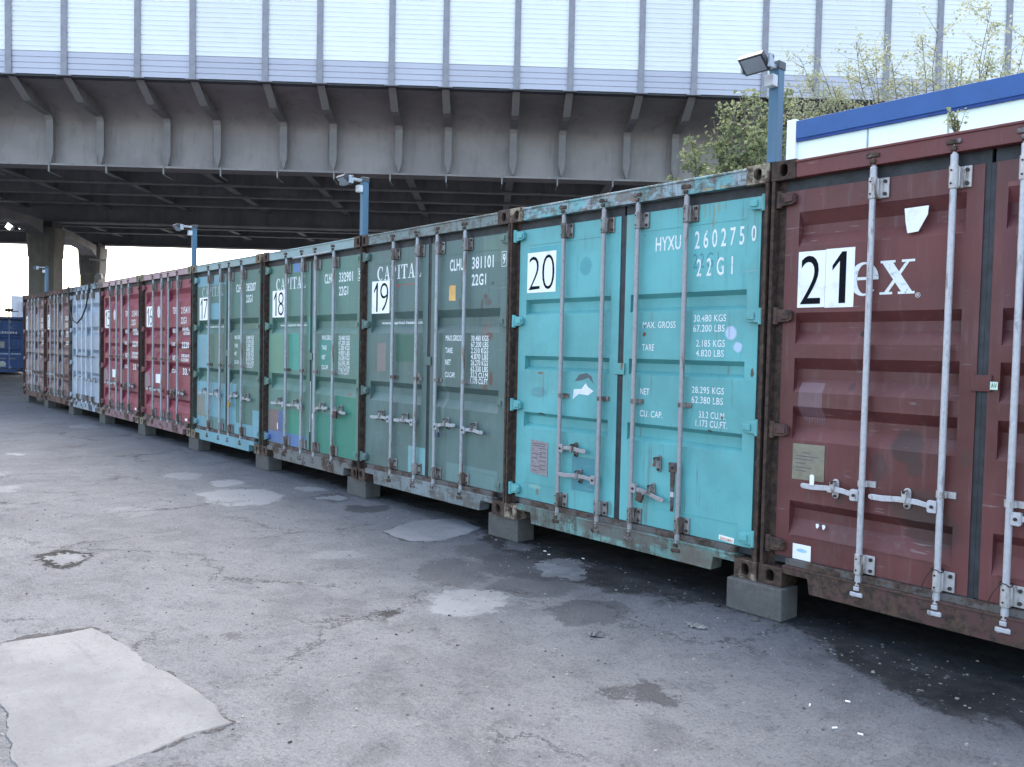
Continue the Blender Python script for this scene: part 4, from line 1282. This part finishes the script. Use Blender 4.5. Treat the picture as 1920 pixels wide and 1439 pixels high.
def at_ov(s, y, z):
    return (OV[0] + s * math.cos(OR) - y * math.sin(OR), OV[1] + s * math.sin(OR) + y * math.cos(OR), z)
WL = NT('lit_lamp_glass')
WL.b.inputs['Emission Color'].default_value = (1, .98, .95, 1)
WL.b.inputs['Emission Strength'].default_value = 1.5
WL = WL.fin((.8, .8, .8), .3)
for (s, y, z, rx, lb) in ((-20.85, 37.0, 6.35, .6, 'small white tilted lamp under the bridge deck, left of the wide pier'), (-20.35, 37.1, 6.38, 0, 'small white square lamp on top of the wide bridge pier')):
    t = thing('bridge_lamp', lb, 'lamp', at_ov(s, y, z), OR, 'lamps under the bridge')
    o = MB().box(-.13, .13, -.10, .10, -.13, .13).build('housing', plain('white_housing', (.7, .7, .72)), t, bevel=.02)
    o.rotation_euler = (0, rx, 0)
    o2 = MB().box(-.11, .11, -.112, -.101, -.11, .11).build('lens', WL, t)
    o2.rotation_euler = (0, rx, 0)
    MB().box(-.03, .03, -.03, .6, .10, .15).build('bracket', SOFF, t)
t = thing('junction_box', 'pale grey box with dangling cable fixed on the farther bridge pier', 'junction box', at_ov(-21.55, 46.75, 5.0), OR)
MB().prism([(-.2, 0), (0, -.22), (.22, -.05), (.2, .16), (-.02, .24)], -.1, .1).build('box', plain('pale_box', (.42, .43, .42)), t)
MB().tube([(-.15, -.05, -.1), (-.2, -.05, -.5), (-.3, -.05, -.95)], .03, 6).build('cable', plain('pale_cable', (.4, .4, .38)), t)
MB().tube([(-.45, -.05, .98), (.45, -.05, .93)], .05, 6).build('conduit', bpy.data.materials['pale_cable'], t)

# ------------------------------------------------------------------ noise barrier on the bridge edge
def barrier_mat(name, col, trans):
    n = NT(name)
    f = n.noise(.8, 4, .6)
    g = n.noise(2.0, 5, .6, stretch=(.25, 1, 9))
    c = n.mix(n.rng(f, .3, .7), tuple(v * .95 for v in col), col)
    c = n.mix(n.math('MULTIPLY', n.rng(g, .5, .8), .35), c, tuple(v * .86 for v in col))
    g3 = n.noise(1.0, 4, .6, stretch=(3, 1, .25))
    c = n.mix(n.math('MULTIPLY', n.rng(g3, .5, .75), .3), c, tuple(v * .8 for v in col))
    oi = n.t.nodes.new('ShaderNodeObjectInfo').outputs['Random']
    c = n.vm('SCALE', c, n.rng(oi, 0, 1, .93, 1.05, smooth=False))
    n.fin(c, .35, 0, .4)
    if trans:
        tr = n.t.nodes.new('ShaderNodeBsdfTranslucent')
        n.t.links.new(c, tr.inputs[0])
        mx = n.t.nodes.new('ShaderNodeMixShader')
        mx.inputs[0].default_value = trans
        n.t.links.new(n.b.outputs[0], mx.inputs[1])
        n.t.links.new(tr.outputs[0], mx.inputs[2])
        n.t.links.new(mx.outputs[0], n.out.inputs[0])
    return n.m
PANEL = barrier_mat('milky_ribbed_sheet', (.53, .59, .62), .095)
BASEP = barrier_mat('grey_blue_base_sheet', (.45, .45, .51), 0)
POSTM = plain('grey_blue_post', (.24, .235, .26), .5, 0, .1)
nb = thing('noise_barrier', 'tall milky white noise barrier with grey posts along the overpass edge', 'noise barrier', OV, OR)
BYY = 23.93
ZB, ZM, ZT = 8.89, 9.53, 13.6
def ribbed(x0, x1, z0, z1, step, y, d=.02):
    prof = []
    z = z0
    while z + step <= z1 + 1e-6:
        prof += [(z, y), (z + step * .80, y), (z + step * .88, y + d), (z + step * .95, y + d)]
        z += step
    prof.append((z1, y))
    V = []
    for z, yy in prof:
        V += [(x0, yy, z), (x1, yy, z)]
    return MB().add(V, [(2 * i, 2 * i + 1, 2 * i + 3, 2 * i + 2) for i in range(len(prof) - 1)])
br = sorted(ribs)
br = [s for s in br if s > -30 and s < 40]
mats = {}
def bay(key, wd, z0, z1, step, name, m, s):
    if key not in mats:
        o = ribbed(.05, wd - .05, z0, z1, step, BYY).build(name, m, nb, recalc=False)
        mats[key] = o
    else:
        o = mats[key].copy()
        COL.objects.link(o)
        o.parent = nb
    o.location = (s, 0, 0)
p0 = None
for i, s in enumerate(br):
    if p0 is None:
        mb = MB()
        mb.box(-.085, .085, BYY - .05, BYY - .035, ZB - .02, ZT + .05)
        mb.box(-.085, .085, BYY + .06, BYY + .075, ZB - .02, ZT + .05)
        mb.box(-.012, .012, BYY - .035, BYY + .06, ZB - .02, ZT + .05)
        mb.box(-.2, .2, BYY - .06, BYY + .09, ZB - .04, ZB - .021)
        p0 = mb.build('post', POSTM, nb)
        p0.location = (s, 0, 0)
    else:
        o = p0.copy()
        COL.objects.link(o)
        o.parent = nb
        o.location = (s, 0, 0)
    if i + 1 < len(br):
        wd = br[i + 1] - s
        k = round(wd, 2)
        bay(('p', k), wd, ZM, ZT, .135, 'panel', PANEL, s)
        bay(('b', k), wd, ZB, ZM, .16, 'base_panel', BASEP, s)

# ------------------------------------------------------------------ white pavilion with blue coping behind the containers
PW = plain('white_cladding', (.80, .81, .82), .45, 0, .03, 2)
PB = plain('blue_coping_paint', (.018, .075, .25), .4, 0, .08, 3)
PG = plain('grey_joint', (.30, .31, .33), .6)
pv = thing('pavilion', 'white panelled flat building with blue roof edge behind the maroon container', 'building', (-3.97, 7.0, GZ), 0)
W_, D_, H_ = 12.0, 5.0, 5.0
MB().box(.0, W_, 0, D_, 0, H_).build('wall', PW, pv)
mb = MB()
mb.box(.0, W_ + .03, -.06, -.002, H_ + .17 - .27, H_ + .17)
mb.box(.0, W_ + .03, -.002, D_ + .03, H_ + .002, H_ + .17)
mb.build('coping', PB, pv, bevel=.006)
MB().box(.0, W_ + .03, -.045, -.002, H_ + .17 - .31, H_ + .17 - .272).build('drip_edge', plain('dark_blue_trim', (.012, .04, .2)), pv)
MB().box(-.15, -.001, -.07, .25, 0, H_ + .2).build('corner_trim', PW, pv, bevel=.006)
mb = MB()
for k in range(1, 11):
    mb.box(1.09 * k - .012, 1.09 * k + .012, -.008, -.001, 0, H_ - .145)
mb.build('panel_joint', PG, pv)

# ------------------------------------------------------------------ trees and weeds behind the row
def leafm(name, a, b):
    n = NT(name)
    g = n.t.nodes.new('ShaderNodeNewGeometry').outputs['Random Per Island']
    c = n.mix(g, a, b)
    n.fin(c, .55, 0, .3)
    tr = n.t.nodes.new('ShaderNodeBsdfTranslucent')
    n.t.links.new(c, tr.inputs[0])
    mx = n.t.nodes.new('ShaderNodeMixShader')
    mx.inputs[0].default_value = .4
    n.t.links.new(n.b.outputs[0], mx.inputs[1])
    n.t.links.new(tr.outputs[0], mx.inputs[2])
    n.t.links.new(mx.outputs[0], n.out.inputs[0])
    return n.m
LEAF = leafm('fresh_leaf', (.12, .155, .08), (.24, .275, .15))
LEAF2 = leafm('young_leaf', (.27, .30, .19), (.40, .43, .29))
BARK = plain('grey_bark', (.10, .085, .07), .9, 0, .3, 10)
def leaf(mb, p, size, rnd):
    d = Vector((rnd.gauss(0, 1), rnd.gauss(0, 1), rnd.gauss(0, .7)))
    if d.length < .01:
        d = Vector((1, 0, 0))
    d.normalize()
    a = d.cross(Vector((rnd.gauss(0, 1), rnd.gauss(0, 1), rnd.gauss(0, 1))))
    if a.length < .01:
        a = d.orthogonal()
    a.normalize()
    l, wd = size * rnd.uniform(.7, 1.3), size * rnd.uniform(.28, .45)
    nn = d.cross(a) * size * .12
    mb.add([p, p + d * l * .45 + a * wd + nn, p + d * l, p + d * l * .45 - a * wd + nn], [(0, 1, 2, 3)])
def tree(loc, label, stems, seed, leafmat, size, per, spread):
    rnd = random.Random(seed)
    t = thing('tree', label, 'tree', loc)
    wood, lf = MB(), MB()
    for (dx, dy, hz, r) in stems:
        pts = []
        P = Vector((rnd.uniform(-.15, .15), rnd.uniform(-.15, .15), 0))
        tgt = Vector((dx, dy, hz))
        n = 9
        for i in range(n + 1):
            f = i / n
            p = P.lerp(tgt, f) + Vector((tgt.x * (f ** 1.5 - f) * .5, tgt.y * (f ** 1.5 - f) * .5, 0)) + Vector((rnd.gauss(0, .04), rnd.gauss(0, .04), 0))
            pts.append(p)
        wood.tube(pts, [r * (1 - .85 * i / n) for i in range(n + 1)], 6)
        for i in range(3, n + 1):
            for k in range(5):
                base = pts[i - 1].lerp(pts[i], rnd.random())
                ang = rnd.uniform(0, 6.283)
                ln = rnd.uniform(.35, 1.0) * spread * (1.1 - .55 * i / n)
                rise = rnd.uniform(.25, .95)
                d = Vector((math.cos(ang), math.sin(ang), rise)).normalized() * ln
                b = base + d * .5 + Vector((0, 0, rnd.uniform(-.03, .06)))
                e = base + d + Vector((0, 0, ln * .15))
                wood.tube([base, b, e], [r * .18, r * .12, r * .05], 4)
                m = int(per * ln * rnd.uniform(.3, 1.7))
                for j in range(m):
                    f = rnd.uniform(.15, 1.08)
                    c = base.lerp(b, f * 2) if f < .5 else b.lerp(e, f * 2 - 1)
                    leaf(lf, c + Vector((rnd.gauss(0, .055), rnd.gauss(0, .055), rnd.gauss(0, .055))), size, rnd)
    wood.build('trunk', BARK, t, smooth=True)
    lf.build('crown', leafmat, t, recalc=False)
    return t
tree((-6.6, 9.3, GZ), 'dense leafy tree beside the blue floodlight post, left of the white building',
     [(-1.25, .3, 5.6, .07), (-.95, -.3, 5.9, .07), (-.6, .1, 6.3, .08), (-.3, .2, 6.6, .09), (.05, -.3, 6.2, .08), (.25, -.2, 6.5, .09), (.55, .3, 6.3, .08), (.75, .2, 6.5, .08), (1.2, .3, 6.1, .07),
      (.3, .6, 5.6, .06), (-.5, .5, 5.2, .06), (.9, -.4, 5.4, .06), (-.8, .5, 4.9, .06), (-1.1, 0, 5.0, .06), (0, -.5, 5.2, .06)], 11, LEAF, .095, 75, 1.0)
_r = random.Random(99)
tree((-4.2, 12.6, GZ), 'sparse young tree with upright shoots behind the blue roof edge',
     [(-3.7 + 5.6 * k / 33 + _r.uniform(-.1, .1), _r.uniform(-.4, .4), 6.9 + 1.5 * _r.random(), .03) for k in range(34)], 23, LEAF2, .062, 62, 1.15)
tree((-1.3, 12.9, GZ), 'thin pale tree partly hidden behind the right end of the blue roof edge',
     [(-.8 + 1.9 * k / 8, _r.uniform(-.3, .3), 7.2 + 1.1 * _r.random(), .03) for k in range(9)], 31, LEAF2, .062, 56, 1.1)
rnd = random.Random(5)
tw, sm = MB(), MB()
for k in range(9):
    a = rnd.uniform(0, 6.28)
    e = Vector((math.cos(a) * rnd.uniform(.02, .06), math.sin(a) * rnd.uniform(.02, .06), rnd.uniform(.08, .15)))
    sm.tube([(0, 0, 0), tuple(e * .6), tuple(e)], [.0025, .002, .001], 4)
    for j in range(12):
        leaf(tw, e * rnd.uniform(.4, 1.05) + Vector((rnd.gauss(0, .008), rnd.gauss(0, .008), rnd.gauss(0, .008))), .022, rnd)
t = thing('weed', 'small weed sprouting on top of the maroon container', 'weed', (.008 + 1.03, .1, 2.578))
sm.build('stem', BARK, t)
tw.build('leaves', LEAF, t, recalc=False)

# ------------------------------------------------------------------ far background at the left
FB = plain('pale_render', (.40, .40, .43), .8, 0, .05, .3)
FBW = plain('pale_window', (.2, .21, .25), .5)
D = Vector((-154.9, 22.4))
t = thing('apartment_building', 'pale distant apartment block seen past the end of the container row', 'building', (D.x, D.y, GZ), R(80))
MB().box(-.1, 9, 0, 8, 0, 9.0).build('wall', FB, t)
MB().box(1.0, 9, -.4, -.01, 0, 8.0).build('front_wing', plain('grey_render', (.33, .33, .37), .8, 0, .05, .3), t)
for k in range(4):
    for j in range(3):
        MB().box(1.4 + k * 1.9, 2.2 + k * 1.9, -.45, -.405, 1.2 + j * 2.6, 2.7 + j * 2.6).build('window', FBW, t)
# little mast on the dark blue container
mx_ = bx0 + Vector((math.cos(phi), math.sin(phi))) * 1.85
t = thing('antenna_mast', 'small dark mast with crossbar on the dark blue container roof', 'mast', (mx_.x - .3, mx_.y, GZ + .12 + CH - .02))
MB().tube([(0, 0, 0), (0, 0, .62)], .03, 6).build('pole', LAMPBODY, t)
mb = MB()
mb.box(-.03, .03, -.38, .38, .26, .30)
mb.box(-.05, .05, -.16, .16, .30, .40)
mb.build('crossbar', LAMPBODY, t)

# ------------------------------------------------------------------ litter
def scrap(name, x, y, w_, d_, h_, mat, label, cat, seed, rz=0.0, group=None):
    rnd = random.Random(seed)
    nx, ny = 9, 7
    V = []
    for j in range(ny):
        for i in range(nx):
            u, v = i / (nx - 1) - .5, j / (ny - 1) - .5
            e = 1 - .25 * rnd.random() * (abs(u) > .3) - .2 * rnd.random() * (abs(v) > .3)
            zz = h_ * (.15 + .8 * rnd.random() * (1 - abs(u) * 1.1)) + .001
            V.append((u * w_ * e, v * d_ * e, zz if not (i in (0, nx - 1) or j in (0, ny - 1)) else .0015 + rnd.random() * h_ * .45))
    F = [(j * nx + i, j * nx + i + 1, (j + 1) * nx + i + 1, (j + 1) * nx + i) for j in range(ny - 1) for i in range(nx - 1)]
    o = MB().add(V, F).build(name, mat, recalc=False, loc=(x, y, GZ))
    sm_ = o.modifiers.new('thick', 'SOLIDIFY')
    sm_.thickness = .0015
    o.rotation_euler = (0, 0, rz)
    return tag(o, label, cat, group)
scrap('crumpled_wrapper', -.32, -1.10, .105, .06, .035, plain('grey_foil', (.10, .10, .105), .45, 0, .3, 60), 'crumpled grey wrapper lying on the asphalt in front of the turquoise container', 'wrapper', 1, .8)
scrap('torn_cardboard', -.06, -.52, .13, .06, .03, plain('wet_cardboard', (.17, .165, .16), .8, 0, .25, 50), 'torn grey cardboard scrap near the concrete block at the turquoise container corner', 'cardboard', 2, .5)
scrap('torn_cardboard', -.14, -.50, .05, .03, .012, bpy.data.materials['wet_cardboard'], 'smaller strip of torn cardboard beside the larger scrap', 'cardboard', 4, .9)
scrap('broken_tile', .075, -.13, .06, .04, .02, BLK, 'broken grey chip of concrete leaning at the block', 'rubble', 6, .3)
scrap('rubber_strip', -.235, -.07, .05, .03, .018, RUBBER, 'short ragged strip of black rubber by the block', 'rubber', 8, 1.1)
for i, (x, y, rz) in enumerate(((1.02, -.82, .3), (1.12, -1.13, 1.0), (1.22, -1.1, .2), (.93, -1.0, 2.0), (-1.95, .02, .4), (-1.85, -.03, 1.2), (-1.6, .1, .1))):
    o = MB().tube([(-.011, 0, .004), (.011, 0, .004)], .0038, 8).build('cigarette_butt', WHITE, loc=(x, y, GZ))
    o.rotation_euler = (0, 0, rz)
    tag(o, 'white cigarette butt on the ground before the maroon container' if i < 4 else 'white cigarette butt on the damp ground before the turquoise container', 'cigarette butt', 'cigarette butts on the ground, right' if i < 4 else 'cigarette butts on the ground by the turquoise container')
rnd = random.Random(77)
mb = MB()
for i in range(70):
    x, y = rnd.uniform(.5, 1.9), rnd.uniform(-.45, .1)
    if rnd.random() < .35:
        x, y = rnd.uniform(-2.4, -.5), rnd.uniform(-.3, .15)
    r_ = rnd.uniform(.004, .014)
    k = 5
    mb.add([(x + r_ * rnd.uniform(.5, 1.3) * math.cos(6.283 * j / k), y + r_ * rnd.uniform(.5, 1.3) * math.sin(6.283 * j / k), GZ + .002 + rnd.random() * .004) for j in range(k)], [tuple(range(k))])
tag(mb.build('paint_flakes', plain('pale_flake', (.16, .165, .16), .8, 0, .3, 30), recalc=False), 'pale paint flakes strewn over the damp ground at the container feet', 'paint flakes', kind='stuff')
